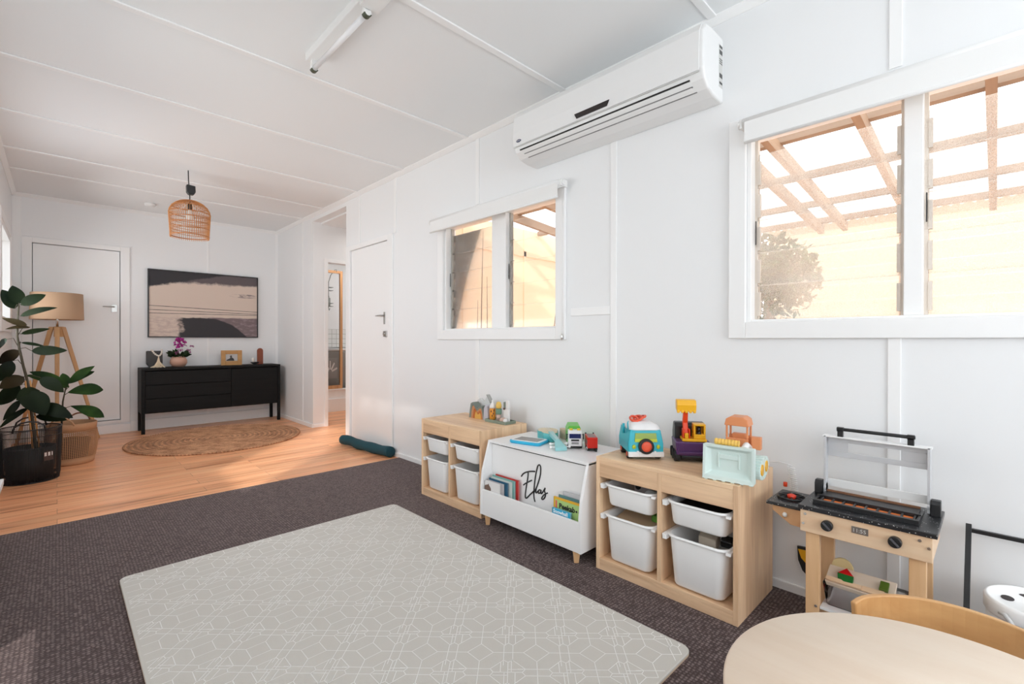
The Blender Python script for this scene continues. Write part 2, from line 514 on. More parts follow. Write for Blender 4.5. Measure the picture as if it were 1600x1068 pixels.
def obj(name, bm, mats, parent=None, bevel=0.0, seg=2, world=True, label=None, subsurf=0, solid=0.0):
    """bm is in world coordinates when the parent chain is unrotated (world=True) else local"""
    bmesh.ops.recalc_face_normals(bm, faces=bm.faces)
    me = bpy.data.meshes.new(name)
    off = Vector((0, 0, 0))
    if parent is not None and world:
        q = parent
        while q is not None:
            off += q.location
            q = q.parent
        bmesh.ops.translate(bm, vec=-off, verts=bm.verts)
    bm.to_mesh(me)
    bm.free()
    for m in (mats if isinstance(mats, (list, tuple)) else [mats]):
        me.materials.append(m)
    o = bpy.data.objects.new(name, me)
    COL.objects.link(o)
    if parent is not None:
        o.parent = parent
    if solid:
        s = o.modifiers.new('thickness', 'SOLIDIFY'); s.thickness = solid; s.offset = 0
    if bevel:
        b = o.modifiers.new('edges', 'BEVEL'); b.width = bevel; b.segments = seg; b.limit_method = 'ANGLE'; b.angle_limit = R(40)
    if subsurf:
        s = o.modifiers.new('smooth', 'SUBSURF'); s.levels = subsurf; s.render_levels = subsurf
    if label:
        o['label'] = label
    return o

def struct(name, bm, mats, bevel=0.0):
    o = obj(name, bm, mats, None, bevel)
    o['kind'] = 'structure'
    return o

def sroot(name, loc=(0, 0, 0)):
    o = bpy.data.objects.new(name, None)
    o.empty_display_size = 0.1
    COL.objects.link(o)
    o.location = loc
    o['kind'] = 'structure'
    return o

def tag(o, label, cat, group=None):
    o['label'] = label
    o['category'] = cat
    if group:
        o['group'] = group
    return o

def thing(name, label, cat, loc=(0, 0, 0), rz=0.0, group=None, rot=None):
    o = bpy.data.objects.new(name, None)
    o.empty_display_size = 0.1
    COL.objects.link(o)
    o.location = loc
    o.rotation_euler = rot if rot else (0, 0, rz)
    return tag(o, label, cat, group)

def copy_tree(o, loc=None, parent=None):
    c = o.copy()
    COL.objects.link(c)
    if parent is not None:
        c.parent = parent
    if loc is not None:
        c.location = loc
    for ch in list(o.children):
        copy_tree(ch, None, c)
    return c

def text(name, s, size, m, parent, mw, extrude=0.0004, align='LEFT', shear=0.0, bold=0.0, space=1.0, label=None):
    """lettering as a mesh; mw places the text plane relative to the parent"""
    cu = bpy.data.curves.new(name, 'FONT')
    cu.body = s
    cu.size = size
    cu.align_x = align
    cu.extrude = extrude
    cu.shear = shear
    cu.offset = bold
    cu.space_character = space
    cu.resolution_u = 3
    t = bpy.data.objects.new(name + '_src', cu)
    COL.objects.link(t)
    dg = bpy.context.evaluated_depsgraph_get()
    me = bpy.data.meshes.new_from_object(t.evaluated_get(dg))
    bpy.data.objects.remove(t)
    me.transform(mw)
    me.materials.clear()
    me.materials.append(m)
    o = bpy.data.objects.new(name, me)
    COL.objects.link(o)
    o.parent = parent
    if label:
        o['label'] = label
    return o

def plane_matrix(origin, xdir, ydir):
    x = Vector(xdir).normalized(); y = Vector(ydir).normalized(); z = x.cross(y)
    m = Matrix.Identity(4)
    for i in range(3):
        m[i][0], m[i][1], m[i][2], m[i][3] = x[i], y[i], z[i], origin[i]
    return m

# ------------------------------------------------------------------ room shell
XL, XR, YN, YF, H = -0.34, 2.30, -2.3, 7.25, 2.66
bm = new(); box(bm, XL - 0.1, 4.3, YN, 7.8, -0.12, 0.0)
struct('floor', bm, floor_material())
bm = new(); box(bm, XL, XR, YN, 3.865, 0.0, 0.008)
struct('floor_carpet', bm, carpet_material())
bm = new(); box(bm, XL - 0.6, XR + 0.25, YN - 0.2, YF + 0.15, H, H + 0.12)
struct('ceiling', bm, ceilw)

def wall_x(name, x0, x1, y0, y1, z0, z1, holes, m=white):
    """wall slab normal to X with rectangular holes (y0,y1,z0,z1), holes sorted by y and not overlapping in y"""
    bm = new()
    y = y0
    for a, b, c, d in sorted(holes):
        if a > y: box(bm, x0, x1, y, a, z0, z1)
        if c > z0: box(bm, x0, x1, a, b, z0, c)
        if d < z1: box(bm, x0, x1, a, b, d, z1)
        y = b
    if y < y1: box(bm, x0, x1, y, y1, z0, z1)
    return struct(name, bm, m)
W1 = (1.955, 3.17, 1.18, 2.03)
W2 = (-0.38, 0.806, 1.185, 2.05)
D2 = (4.085, 4.89, 0.0, 2.07)
OP = (5.006, 5.945, 0.0, 2.58)
wall_x('wall_right', XR, XR + 0.10, YN, YF, 0, H, [W1, W2, D2, OP])
WL = [(-2.0, 0.1, 0.9, 2.1), (0.95, 2.33, 0.0, 2.42), (2.45, 3.45, 0.85, 2.12), (4.1, 5.4, 1.0, 2.12), (5.75, 6.85, 1.25, 2.12)]
wall_x('wall_left', XL - 0.10, XL, YN, YF, 0, H, WL)
bm = new()   # back wall, door opening left
box(bm, XL - 0.1, -0.19, YF, YF + 0.1, 0, H); box(bm, 0.545, XR + 0.1, YF, YF + 0.1, 0, H)
box(bm, -0.19, 0.545, YF, YF + 0.1, 2.15, H); box(bm, -0.19, 0.545, YF, YF + 0.1, 0, 0.145)
box(bm, -0.5, 0.9, YF + 0.1, YF + 0.14, 0, H)  # unseen panel added behind the door to stop outside light leaking in
struct('wall_back', bm, white)
bm = new()   # wall behind the camera with a wide window
box(bm, XL - 0.1, -0.1, YN - 0.1, YN, 0, H); box(bm, 2.1, XR + 0.1, YN - 0.1, YN, 0, H)
box(bm, -0.1, 2.1, YN - 0.1, YN, 0, 0.6); box(bm, -0.1, 2.1, YN - 0.1, YN, 2.3, H)
struct('wall_rear', bm, white)

# cornices
bm = new()
def cornice_x(bm, x, s, y0, y1):
    prism(bm, [(x, H), (x + s * 0.034, H), (x + s * 0.034, H - 0.006), (x + s * 0.006, H - 0.034), (x, H - 0.034)], y0, y1, 'Y')
cornice_x(bm, XR, -1, YN, YF); struct('trim_1', bm, trimw)
bm = new(); cornice_x(bm, XL, 1, YN, YF); struct('trim_2', bm, trimw)
bm = new(); prism(bm, [(YF, H), (YF - 0.034, H), (YF - 0.034, H - 0.006), (YF - 0.006, H - 0.034), (YF, H - 0.034)], XL, XR, 'X')
struct('trim_3', bm, trimw)
# ceiling battens
for i, y in enumerate((-1.75, -0.85, 0.04, 0.957, 1.885, 2.84, 3.775, 4.68, 5.565, 6.215)):
    bm = new(); box(bm, XL + 0.03, XR - 0.03, y - 0.021, y + 0.021, H - 0.009, H)
    struct('trim_%d' % (4 + i), bm, trimw, 0.003)
# wall cover strips
k = 14
def strip(x0, x1, y0, y1, z0, z1):
    global k
    bm = new(); box(bm, x0, x1, y0, y1, z0, z1); struct('trim_%d' % k, bm, trimw, 0.002); k += 1
for y, z0, z1 in ((6.275, 0.06, 2.63), (3.955, 2.11, 2.63), (4.685, 2.115, 2.63), (2.745, 2.13, 2.63), (2.745, 0.05, 1.11), (1.53, 0.05, 2.63), (0.27, 2.14, 2.63), (0.27, 0.05, 1.12)):
    wdt = 0.012 if y > 4.6 else 0.02
    strip(XR - 0.007, XR, y - wdt, y + wdt, z0, z1)
strip(XR - 0.007, XR, 1.55, 1.84, 1.25, 1.297)
strip(0.95 + 0.47, 1.448, YF - 0.007, YF, 0.13, 2.63)
strip(2.262, 2.30, YF - 0.006, YF, 0.13, 2.63)
strip(XL, XL + 0.07, YF - 0.006, YF, 0.13, 2.62)
strip(-0.27, 0.66, YF - 0.005, YF, 2.215, 2.222)

# baseboards
bm = new(); box(bm, 0.635, XR, YF - 0.02, YF, 0, 0.125); box(bm, XL, 0.635, YF - 0.03, YF, 0, 0.10)
struct('baseboard_back', bm, trimw, 0.004)
bm = new(); box(bm, XR - 0.014, XR, 5.945, YF, 0, 0.05); box(bm, XR - 0.012, XR, YN, 3.97, 0, 0.045)
box(bm, XR, XR + 0.179, 5.936, 5.945, 0, 0.045)
struct('baseboard_right', bm, trimw, 0.004)

# ---- doors
hand = mat('handle_metal', (0.42, 0.41, 0.39), 0.3, 0.9)
def lever(parent, origin, plate=(0.028, 0.11), out=(-1, 0, 0), side=(0, 1, 0)):
    """plate on the door, spindle and lever"""
    o = Vector(origin); out = Vector(out); side = Vector(side); up = Vector((0, 0, 1))
    bm = new()
    w_, h_ = plate
    A = [o + side * sx * w_ / 2 + up * sz * h_ / 2 + out * d for d in (0.0, 0.006) for sx, sz in ((-1, -1), (1, -1), (1, 1), (-1, 1))]
    hexa(bm, A)
    p = obj('handle_plate', bm, hand, parent, 0.001)
    bm = new()
    h0 = o + up * h_ * 0.2
    tube(bm, [h0, h0 + out * 0.045], 0.008, 12)
    tube(bm, [h0 + out * 0.045, h0 + out * 0.05 + side * 0.05, h0 + out * 0.042 + side * 0.105], [0.008, 0.007, 0.005], 10)
    obj('lever', bm, hand, p)

d = sroot('door_1', (0.18, YF + 0.02, 0.15))
bm = new(); box(bm, -0.185, 0.54, YF + 0.015, YF + 0.05, 0.155, 2.145); obj('door_leaf', bm, trimw, d, 0.003)
bm = new()
box(bm, -0.27, -0.19, YF - 0.018, YF, 0.12, 2.20); box(bm, 0.545, 0.63, YF - 0.018, YF, 0.12, 2.20); box(bm, -0.19, 0.545, YF - 0.018, YF, 2.15, 2.20)
box(bm, -0.19, 0.545, YF - 0.025, YF, 0.12, 0.15)
obj('door_frame', bm, trimw, d, 0.003)
lever(d, (0.49, YF + 0.015, 1.47), (0.05, 0.085), (0, -1, 0), (-1, 0, 0))
d = sroot('door_2', (XR + 0.02, 4.48, 0))
bm = new(); box(bm, XR + 0.004, XR + 0.04, 4.09, 4.885, 0.006, 2.065); obj('door_leaf', bm, trimw, d, 0.003)
bm = new()
box(bm, XR - 0.018, XR, 3.985, 4.082, 0, 2.115); box(bm, XR - 0.018, XR, 4.89, 4.985, 0, 2.115); box(bm, XR - 0.018, XR, 4.082, 4.89, 2.066, 2.115)
obj('door_frame', bm, trimw, d, 0.003)
lever(d, (XR + 0.004, 4.165, 1.315), (0.026, 0.12), (-1, 0, 0), (0, 1, 0))
bm = new(); hexa(bm, [(XR + 0.004 - dx, 4.13 + sy * 0.032, 1.16 + sz * 0.028) for dx in (0, 0.02) for sy, sz in ((-1, -1), (1, -1), (1, 1), (-1, 1))])
lathe(bm, [(0.013, -0.028), (0.016, -0.02), (0.016, 0.0)], (XR, 4.135, 1.16), 14, axis='X')
obj('deadlock', bm, hand, d, 0.002)
bm = new(); box(bm, XR - 0.024, XR - 0.017, 4.02, 4.045, 1.23, 1.30)
obj('strike_box', bm, trimw, d, 0.002)

# ---- hall and bathroom beyond the opening in the right wall
HY, HC = 5.945, 2.56
bm = new(); box(bm, XR + 0.1, 4.2, 4.906, 5.006, 0, H); struct('wall_hall_near', bm, white)
bm = new()
box(bm, XR + 0.1, 2.487, HY, HY + 0.1, 0, H); box(bm, 2.487, 3.40, HY, HY + 0.1, 2.09, H); box(bm, 3.40, 4.2, HY, HY + 0.1, 0, H)
struct('wall_hall', bm, white)
bm = new(); box(bm, 4.2, 4.3, 4.9, 7.75, 0, H); struct('wall_hall_end', bm, white)
bm = new(); box(bm, XR + 0.10, 4.25, 5.006, HY, HC, HC + 0.08); box(bm, XR + 0.1, 4.25, HY + 0.1, 7.7, HC, HC + 0.08); struct('ceiling_hall', bm, ceilw)
bm = new(); box(bm, 2.487 - 0.045, 2.487, HY - 0.014, HY, 0, 2.135); box(bm, 2.487, 3.45, HY - 0.014, HY, 2.09, 2.135); box(bm, 3.40, 3.45, HY - 0.014, HY, 0, 2.09)
struct('trim_60', bm, trimw, 0.002)
bm = new(); box(bm, XR + 0.1, 4.2, 7.7, 7.8, 0, H); struct('wall_bathroom', bm, white)
bm = new(); box(bm, 2.5, 4.2, 7.08, 7.17, 0, 0.33); box(bm, 2.5, 4.2, 7.055, 7.08, 0, 0.20); box(bm, 2.5, 4.2, 7.06, 7.18, 0.33, 0.345)
struct('baseboard_bathroom', bm, trimw, 0.004)
bm = new(); box(bm, XR + 0.1, 2.42, 5.98, 7.7, 0, H); struct('wall_bathroom_side', bm, white)
tile = bpy.data.materials.new('small_tiles'); tile.use_nodes = True
_b = tile.node_tree.nodes['Principled BSDF']; _br = tile.node_tree.nodes.new('ShaderNodeTexBrick'); _tc = tile.node_tree.nodes.new('ShaderNodeTexCoord')
_mp = tile.node_tree.nodes.new('ShaderNodeMapping'); _mp.inputs['Rotation'].default_value = (R(90), 0, 0)
_br.offset = 0; _br.inputs['Scale'].default_value = 1; _br.inputs['Brick Width'].default_value = 0.08; _br.inputs['Row Height'].default_value = 0.08; _br.inputs['Mortar Size'].default_value = 0.004
_br.inputs['Color1'].default_value = (0.8, 0.8, 0.78, 1); _br.inputs['Color2'].default_value = (0.78, 0.78, 0.77, 1); _br.inputs['Mortar'].default_value = (0.45, 0.45, 0.42, 1)
tile.node_tree.links.new(_tc.outputs['Object'], _mp.inputs[0]); tile.node_tree.links.new(_mp.outputs[0], _br.inputs['Vector']); tile.node_tree.links.new(_br.outputs[0], _b.inputs['Base Color'])
bm = new(); box(bm, 2.5, 4.2, 7.68, 7.70, 0.98, 1.28); struct('trim_61', bm, tile)
clear = glass_material('clear_glass', 0.0)
t = thing('shower_screen', 'timber-framed glass shower screen seen through the bathroom doorway', 'shower screen', (2.95, 7.12, 0.345))
copw = wood('copper_wood', (0.62, 0.33, 0.15), (0.42, 0.19, 0.08), 'Z', 2.0, 0.35)
bm = new(); box(bm, 3.165, 3.205, 7.10, 7.14, 0.345, 2.17); box(bm, 2.52, 3.165, 7.10, 7.14, 2.13, 2.17); box(bm, 2.52, 3.165, 7.10, 7.14, 0.345, 0.40); box(bm, 2.50, 2.53, 7.10, 7.14, 0.345, 2.17)
obj('frame', bm, copw, t, 0.003)
bm = new(); box(bm, 2.53, 3.165, 7.118, 7.122, 0.40, 2.13); obj('glass', bm, clear, t)
t = tag(bpy.data.objects.new('bathtub', None), 'grey-sided bathtub behind the timber-framed shower screen', 'bathtub'); COL.objects.link(t); t.location = (3.3, 7.45, 0)
bm = new(); gx = rrect(1.45, 0.44, 0.06)
loft(bm, [[(3.32 + a, 7.44 + b, z) for a, b in gx] for z in (0.02, 0.90, 0.93)])
obj('tub_body', bm, mat('tub_grey', (0.33, 0.33, 0.31), 0.4), t)
bm = new(); loft(bm, [[(3.32 + a * s, 7.44 + b * s, z) for a, b in gx] for s, z in ((1.02, 0.93), (1.02, 0.96), (0.9, 0.96), (0.88, 0.94))]); obj('rim', bm, plast, t)
# coloured basket of toys seen low behind the glass
t = thing('patterned_towel', 'folded white patterned towel hanging low on the bathtub side', 'towel', (3.05, 7.20, 0.6))
bm = new()
for r_ in range(5):
    for q in range(5):
        a = R(20 + 35 * q)
        cx, cz = 3.05 + 0.11 * math.cos(a) * (0.35 + 0.16 * r_), 0.60 + 0.16 * math.sin(a) * (0.35 + 0.16 * r_)
        ball(bm, (cx, 7.208, cz), 0.013, 0, 8, sy=0.3, sz=1.4)
obj('pattern', bm, plast2, t)
bm = new(); box(bm, 2.93, 3.17, 7.212, 7.219, 0.5, 0.82); obj('cloth', bm, mat('grey_cloth', (0.4, 0.4, 0.39), 0.8), t)
t = thing('shower_caddy', 'grey wire shower caddy hanging behind the timber-framed screen', 'caddy', (3.06, 7.35, 1.65))
gm = mat('grey_wire', (0.22, 0.23, 0.22), 0.5, 0.3)
bm = new()
for z in (1.93, 1.68):
    tube(bm, [(2.86, 7.3, z), (3.14, 7.3, z), (3.14, 7.38, z), (2.86, 7.38, z)], 0.005, 6, closed=True)
    tube(bm, [(2.86, 7.3, z - 0.05), (3.14, 7.3, z - 0.05), (3.14, 7.38, z - 0.05), (2.86, 7.38, z - 0.05)], 0.004, 6, closed=True)
    for i in range(8):
        tube(bm, [(2.86 + 0.04 * i, 7.3, z - 0.05), (2.86 + 0.04 * i, 7.38, z - 0.05)], 0.003, 5)
for x in (2.9, 3.1):
    tube(bm, [(x, 7.08, 2.15), (x, 7.085, 2.185), (x, 7.15, 2.185), (x, 7.30, 2.12), (x, 7.38, 2.02), (x, 7.38, 1.63), (x, 7.36, 1.57), (x, 7.33, 1.60)], 0.005, 6)
tube(bm, [(2.9, 7.38, 2.02), (3.1, 7.38, 2.02)], 0.006, 6)
obj('wire_rack', bm, gm, t)
def bottle(x, y, z, r, h, m, lab, shape='pump'):
    t = thing('shampoo_bottle', lab, 'bottle', (x, y, z))
    bm = new(); lathe(bm, [(r * 0.9, z), (r, z + 0.01), (r, z + h * 0.72), (r * 0.4, z + h * 0.82), (r * 0.35, z + h * 0.84)], (x, y, 0), 14); obj('bottle_body', bm, m, t)
    bm = new(); lathe(bm, [(r * 0.4, z + h * 0.83), (r * 0.4, z + h * 0.93), (r * 0.2, z + h * 0.93), (r * 0.2, z + h)], (x, y, 0), 12); tube(bm, [(x, y, z + h), (x - r * 1.2, y, z + h * 0.99)], 0.005, 6); obj('pump', bm, gm, t)
bg = mat('bottle_grey', (0.30, 0.32, 0.30), 0.4)
bottle(3.02, 7.34, 1.885, 0.045, 0.20, bg, 'large grey pump bottle on the upper tier of the shower caddy')
bottle(2.97, 7.34, 1.635, 0.03, 0.16, bg, 'left small dark bottle on the lower tier of the shower caddy')
bottle(3.08, 7.34, 1.635, 0.03, 0.17, bg, 'right small dark bottle on the lower tier of the shower caddy')

# ------------------------------------------------------------------ windows
dusty = glass_material('dusty_glass', 0.33)
thin = glass_material('louvre_glass', 0.05)
chan = mat('louvre_channel', (0.42, 0.40, 0.37), 0.5, 0.2, bump=(80, 0.5))
rust = mat('rusty_channel', (0.74, 0.66, 0.58), 0.6, 0.1, bump=(80, 0.5))
def louvre_window(name, y0, y1, z0, z1, ymulls, gm_, blade_h=0.152, cm=chan):
    r = sroot(name, (XR, (y0 + y1) / 2, z0))
    a = 0.075
    bm = new()
    box(bm, XR - 0.022, XR, y0 - a, y0, z0 - a, z1 + a); box(bm, XR - 0.022, XR, y1, y1 + a, z0 - a, z1 + a)
    box(bm, XR - 0.022, XR, y0, y1, z1, z1 + a); box(bm, XR - 0.022, XR, y0, y1, z0 - a, z0)
    # reveal lining
    box(bm, XR, XR + 0.10, y0, y0 + 0.018, z0, z1); box(bm, XR, XR + 0.10, y1 - 0.018, y1, z0, z1)
    box(bm, XR, XR + 0.10, y0 + 0.018, y1 - 0.018, z0, z0 + 0.012); box(bm, XR, XR + 0.10, y0 + 0.018, y1 - 0.018, z1 - 0.012, z1)
    obj('window_frame', bm, trimw, r, 0.003)
    edges = [y0 + 0.018] + [q for mm in ymulls for q in mm] + [y1 - 0.018]
    for mm in ymulls:
        bm = new(); box(bm, XR + 0.012, XR + 0.09, mm[0], mm[1], z0 + 0.012, z1 - 0.012); obj('mullion', bm, trimw, r, 0.003)
    for i in range(0, len(edges), 2):
        e0, e1 = edges[i], edges[i + 1]
        for ye, s in ((e0, 1), (e1, -1)):
            bm = new()
            ya, yb = sorted((ye, ye + s * 0.012))
            box(bm, XR + 0.05, XR + 0.078, ya, yb, z0 + 0.012, z1 - 0.012)
            n = int((z1 - z0) / blade_h) + 1
            for j in range(n):
                zc = z0 + 0.03 + j * blade_h
                if zc + 0.1 > z1: break
                ya, yb = sorted((ye + s * 0.012, ye + s * 0.024))
                box(bm, XR + 0.046, XR + 0.062, ya, yb, zc, zc + blade_h * 0.72)
                tube(bm, [(XR + 0.045, (ya + yb) / 2, zc + 0.01), (XR + 0.08, (ya + yb) / 2, zc + 0.01)], 0.004, 6)
            obj('louvre_channel', bm, cm, r)
        # operating lever
        bm = new(); box(bm, XR + 0.036, XR + 0.040, e1 - 0.010, e1 - 0.006, z0 + 0.36, z0 + 0.47); obj('louvre_lever', bm, blackp, r, 0.001)
        n = int((z1 - z0 - 0.03) / blade_h + 0.5)
        for j in range(n):
            zb = z0 + 0.016 + j * blade_h
            bm = new()
            hexa(bm, [(XR + 0.050, e0 + 0.012, zb), (XR + 0.055, e0 + 0.012, zb), (XR + 0.055, e1 - 0.012, zb), (XR + 0.050, e1 - 0.012, zb),
                      (XR + 0.068, e0 + 0.012, zb + blade_h + 0.008), (XR + 0.073, e0 + 0.012, zb + blade_h + 0.008), (XR + 0.073, e1 - 0.012, zb + blade_h + 0.008), (XR + 0.068, e1 - 0.012, zb + blade_h + 0.008)])
            obj('glass_louvre', bm, gm_, r)
    return r
louvre_window('window_1', W1[0], W1[1], W1[2], W1[3], [(2.45, 2.60)], thin)
louvre_window('window_2', W2[0], W2[1], W2[2], W2[3], [(0.19, 0.246)], dusty, cm=rust)
# glazing of the left wall (a plain fixed frame each)
for i, (a, b, c, dd) in enumerate(WL):
    r = sroot('window_%d' % (3 + i), (XL, (a + b) / 2, c))
    bm = new(); t_ = 0.05
    box(bm, XL - 0.09, XL + 0.012, a - 0.0, a + t_, c, dd); box(bm, XL - 0.09, XL + 0.012, b - t_, b, c, dd)
    box(bm, XL - 0.09, XL + 0.012, a + t_, b - t_, dd - t_, dd)
    if c > 0: box(bm, XL - 0.09, XL + 0.012, a + t_, b - t_, c, c + t_)
    if i == 1:  # unseen transom and bars, added to shape sun spots on the far door
        box(bm, XL - 0.09, XL + 0.012, a + t_, b - t_, 2.08, 2.19)
        for ym_ in (1.55, 1.93): box(bm, XL - 0.08, XL - 0.02, ym_ - 0.03, ym_ + 0.03, 2.19, dd - t_)
    if i == 4:
        box(bm, XL, XL + 0.016, a - 0.08, a, c - 0.08, dd + 0.08); box(bm, XL, XL + 0.016, b, b + 0.08, c - 0.08, dd + 0.08)
        box(bm, XL, XL + 0.016, a, b, dd, dd + 0.08); box(bm, XL, XL + 0.016, a, b, c - 0.08, c)
    obj('window_frame', bm, trimw, r, 0.003)
    bm = new(); box(bm, XL - 0.06, XL - 0.054, a + t_, b - t_, c + (t_ if c > 0 else 0.01), dd - t_); obj('pane', bm, thin, r)
# unseen blind added to shape the carpet sun patch, a gap left at the floor
fabric = mat('blind_fabric', (0.86, 0.86, 0.85), 0.7)
t = thing('roller_blind', 'added unseen roller blind shaping the sun patch, over the glazed door beside the camera', 'roller blind', (XL + 0.03, 1.64, 2.15), group=None)
bm = new(); box(bm, XL + 0.03, XL + 0.033, 0.90, 2.38, 0.19, 2.15); obj('blind_fabric', bm, fabric, t)
bm = new(); tube(bm, [(XL + 0.035, 0.90, 2.16), (XL + 0.035, 2.38, 2.16)], 0.022, 14); obj('roller_tube', bm, fabric, t)
bm = new(); tube(bm, [(XL + 0.031, 0.90, 0.19), (XL + 0.031, 2.38, 0.19)], 0.008, 8); obj('bottom_rail', bm, trimw, t)

sheer = bpy.data.materials.new('sheer_fabric'); sheer.use_nodes = True
_n = sheer.node_tree.nodes; _l = sheer.node_tree.links; _n.remove(_n['Principled BSDF'])
_t = _n.new('ShaderNodeBsdfDiffuse'); _t.inputs[0].default_value = (0.85, 0.85, 0.85, 1)
_d = _n.new('ShaderNodeBsdfTranslucent'); _d.inputs[0].default_value = (0.85, 0.86, 0.88, 1)
_m = _n.new('ShaderNodeMixShader'); _m.inputs[0].default_value = 0.65
_l.new(_t.outputs[0], _m.inputs[1]); _l.new(_d.outputs[0], _m.inputs[2]); _l.new(_m.outputs[0], _n['Material Output'].inputs[0])
t = thing('diffuser', 'added unseen sheer white sun curtain over the window of the left wall behind the camera', 'diffuser', (XL + 0.04, -0.95, 2.2))  # added out of view to soften sun falling on the mat
bm = new(); rows = []
for i in range(241):
    y = -2.1 + 2.3 * i / 240; x = XL + 0.035 + 0.014 * math.sin(y * 52)
    rows.append((bm.verts.new((x, y, 0.75)), bm.verts.new((x, y, 2.2))))
for i in range(240):
    f = bm.faces.new((rows[i][0], rows[i + 1][0], rows[i + 1][1], rows[i][1])); f.smooth = True
obj('diffuser_fabric', bm, sheer, t)
bm = new(); tube(bm, [(XL + 0.035, -2.15, 2.2), (XL + 0.035, 0.25, 2.2)], 0.008, 8); obj('diffuser_rod', bm, trimw, t)

def roller_blind(y0, y1, zt, zb, lab):
    t = thing('roller_blind', lab, 'roller blind', (XR - 0.06, (y0 + y1) / 2, zt))
    x = XR - 0.062
    bm = new(); tube(bm, [(x, y0, zt), (x, y1, zt)], 0.026, 18); obj('roller_tube', bm, fabric, t)
    bm = new(); box(bm, x - 0.0265, x - 0.0245, y0 + 0.012, y1 - 0.012, zb, zt); obj('blind_fabric', bm, fabric, t)
    bm = new(); tube(bm, [(x - 0.0255, y0 + 0.012, zb), (x - 0.0255, y1 - 0.012, zb)], 0.007, 10); obj('bottom_rail', bm, fabric, t)
    for y, s in ((y0, -1), (y1, 1)):
        bm = new(); ya, yb = sorted((y, y + s * 0.012))
        box(bm, x - 0.02, XR - 0.02, ya, yb, zt - 0.022, zt + 0.022); tube(bm, [(x, y, zt), (x, y + s * 0.022, zt)], 0.018, 14)
        obj('bracket', bm, plast, t, 0.002)
    return t
roller_blind(1.87, 3.265, 2.072, 1.985, 'white roller blind rolled up above the smaller louvre window')
rb2 = roller_blind(-0.47, 0.80, 2.078, 1.985, 'white roller blind rolled up above the large louvre window')
# bead chain of blind 1
t = thing('blind_chain', 'thin white cord hanging at the right side of the smaller window', 'cord', (XR - 0.03, 1.88, 1.9))
bm = new(); tube(bm, [(XR - 0.036, 1.885, 2.04), (XR - 0.034, 1.882, 1.5), (XR - 0.032, 1.89, 1.14)], 0.0018, 6); obj('cord', bm, plast, t)
bm = new(); lathe(bm, [(0.002, 1.10), (0.006, 1.105), (0.006, 1.135), (0.002, 1.142)], (XR - 0.032, 1.89, 0), 10); obj('pull', bm, chrome, t)

# unseen roof and screen added to keep direct sun off the two far windows
bm = new(); box(bm, -2.6, XL - 0.10, 3.62, 7.3, 2.22, 2.27); box(bm, -2.6, XL - 0.10, 3.57, 3.62, -0.12, 2.27)
struct('wall_sun_block', bm, trimw)
# ------------------------------------------------------------------ outside
bm = new(); box(bm, XR + 0.1, 13, -9, 14, -0.25, -0.12); box(bm, -14, XL - 0.11, -9, 14, -0.25, -0.12)
struct('ground', bm, mat('concrete', (0.76, 0.71, 0.63), 0.8, bump=(20, 0.3)))
cream = mat('cream_cladding', (0.95, 0.73, 0.51), 0.65)
bm = new()
box(bm, 2.42, 6.9, 3.93, 4.03, -0.12, 2.42)
for x in (3.1, 4.02, 4.62, 5.5, 6.3): box(bm, x - 0.02, x + 0.02, 3.92, 3.93, -0.12, 2.42)
box(bm, 2.42, 6.9, 3.92, 3.93, 2.10, 2.16)
struct('wall_outside', bm, cream)
timber = wood('pergola_timber', (0.40, 0.27, 0.18), (0.28, 0.18, 0.12), 'X', 1.0, 0.7)
timberY = wood('pergola_timber_y', (0.36, 0.26, 0.19), (0.26, 0.18, 0.13), 'Y', 1.0, 0.7)
poly = bpy.data.materials.new('clear_corrugated'); poly.use_nodes = True
_n = poly.node_tree.nodes; _l = poly.node_tree.links; _n.remove(_n['Principled BSDF'])
_t = _n.new('ShaderNodeBsdfTransparent'); _t.inputs[0].default_value = (0.93, 0.94, 0.95, 1)
_d = _n.new('ShaderNodeBsdfTranslucent'); _d.inputs[0].default_value = (0.85, 0.87, 0.88, 1)
_m = _n.new('ShaderNodeMixShader'); _m.inputs[0].default_value = 0.5
_l.new(_t.outputs[0], _m.inputs[1]); _l.new(_d.outputs[0], _m.inputs[2]); _l.new(_m.outputs[0], _n['Material Output'].inputs[0])
per = thing('pergola', 'timber pergola with clear corrugated roof seen through the right-hand windows', 'pergola', (3.6, 1.5, -0.12))
zr = lambda x: 2.734 - 0.08 * x
for y in (3.55, 3.0, 2.45, 1.9, 1.24, 1.04, 0.56, 0.02, -0.5, -1.1):
    bm = new(); wd = 0.022
    hexa(bm, [(2.42, y - wd, zr(2.42) - 0.10), (5.6, y - wd, zr(5.6) - 0.10), (5.6, y + wd, zr(5.6) - 0.10), (2.42, y + wd, zr(2.42) - 0.10),
              (2.42, y - wd, zr(2.42) - 0.015), (5.6, y - wd, zr(5.6) - 0.015), (5.6, y + wd, zr(5.6) - 0.015), (2.42, y + wd, zr(2.42) - 0.015)])
    obj('rafter', bm, timber, per)
for x in (2.85, 3.53, 4.24, 4.95, 5.5):
    bm = new(); box(bm, x - 0.03, x + 0.03, -1.6, 3.9, zr(x) - 0.02, zr(x) + 0.03); obj('purlin', bm, timberY, per)
bm = new()
n = 260; rows = []
for i in range(n + 1):
    y = -1.7 + 5.6 * i / n
    dz = 0.011 * math.sin(2 * math.pi * y / 0.076)
    rows.append((bm.verts.new((2.42, y, zr(2.42) + 0.045 + dz)), bm.verts.new((5.75, y, zr(5.75) + 0.045 + dz))))
for i in range(n):
    f = bm.faces.new((rows[i][0], rows[i][1], rows[i + 1][1], rows[i + 1][0])); f.smooth = True
obj('roof_sheet', bm, poly, per)
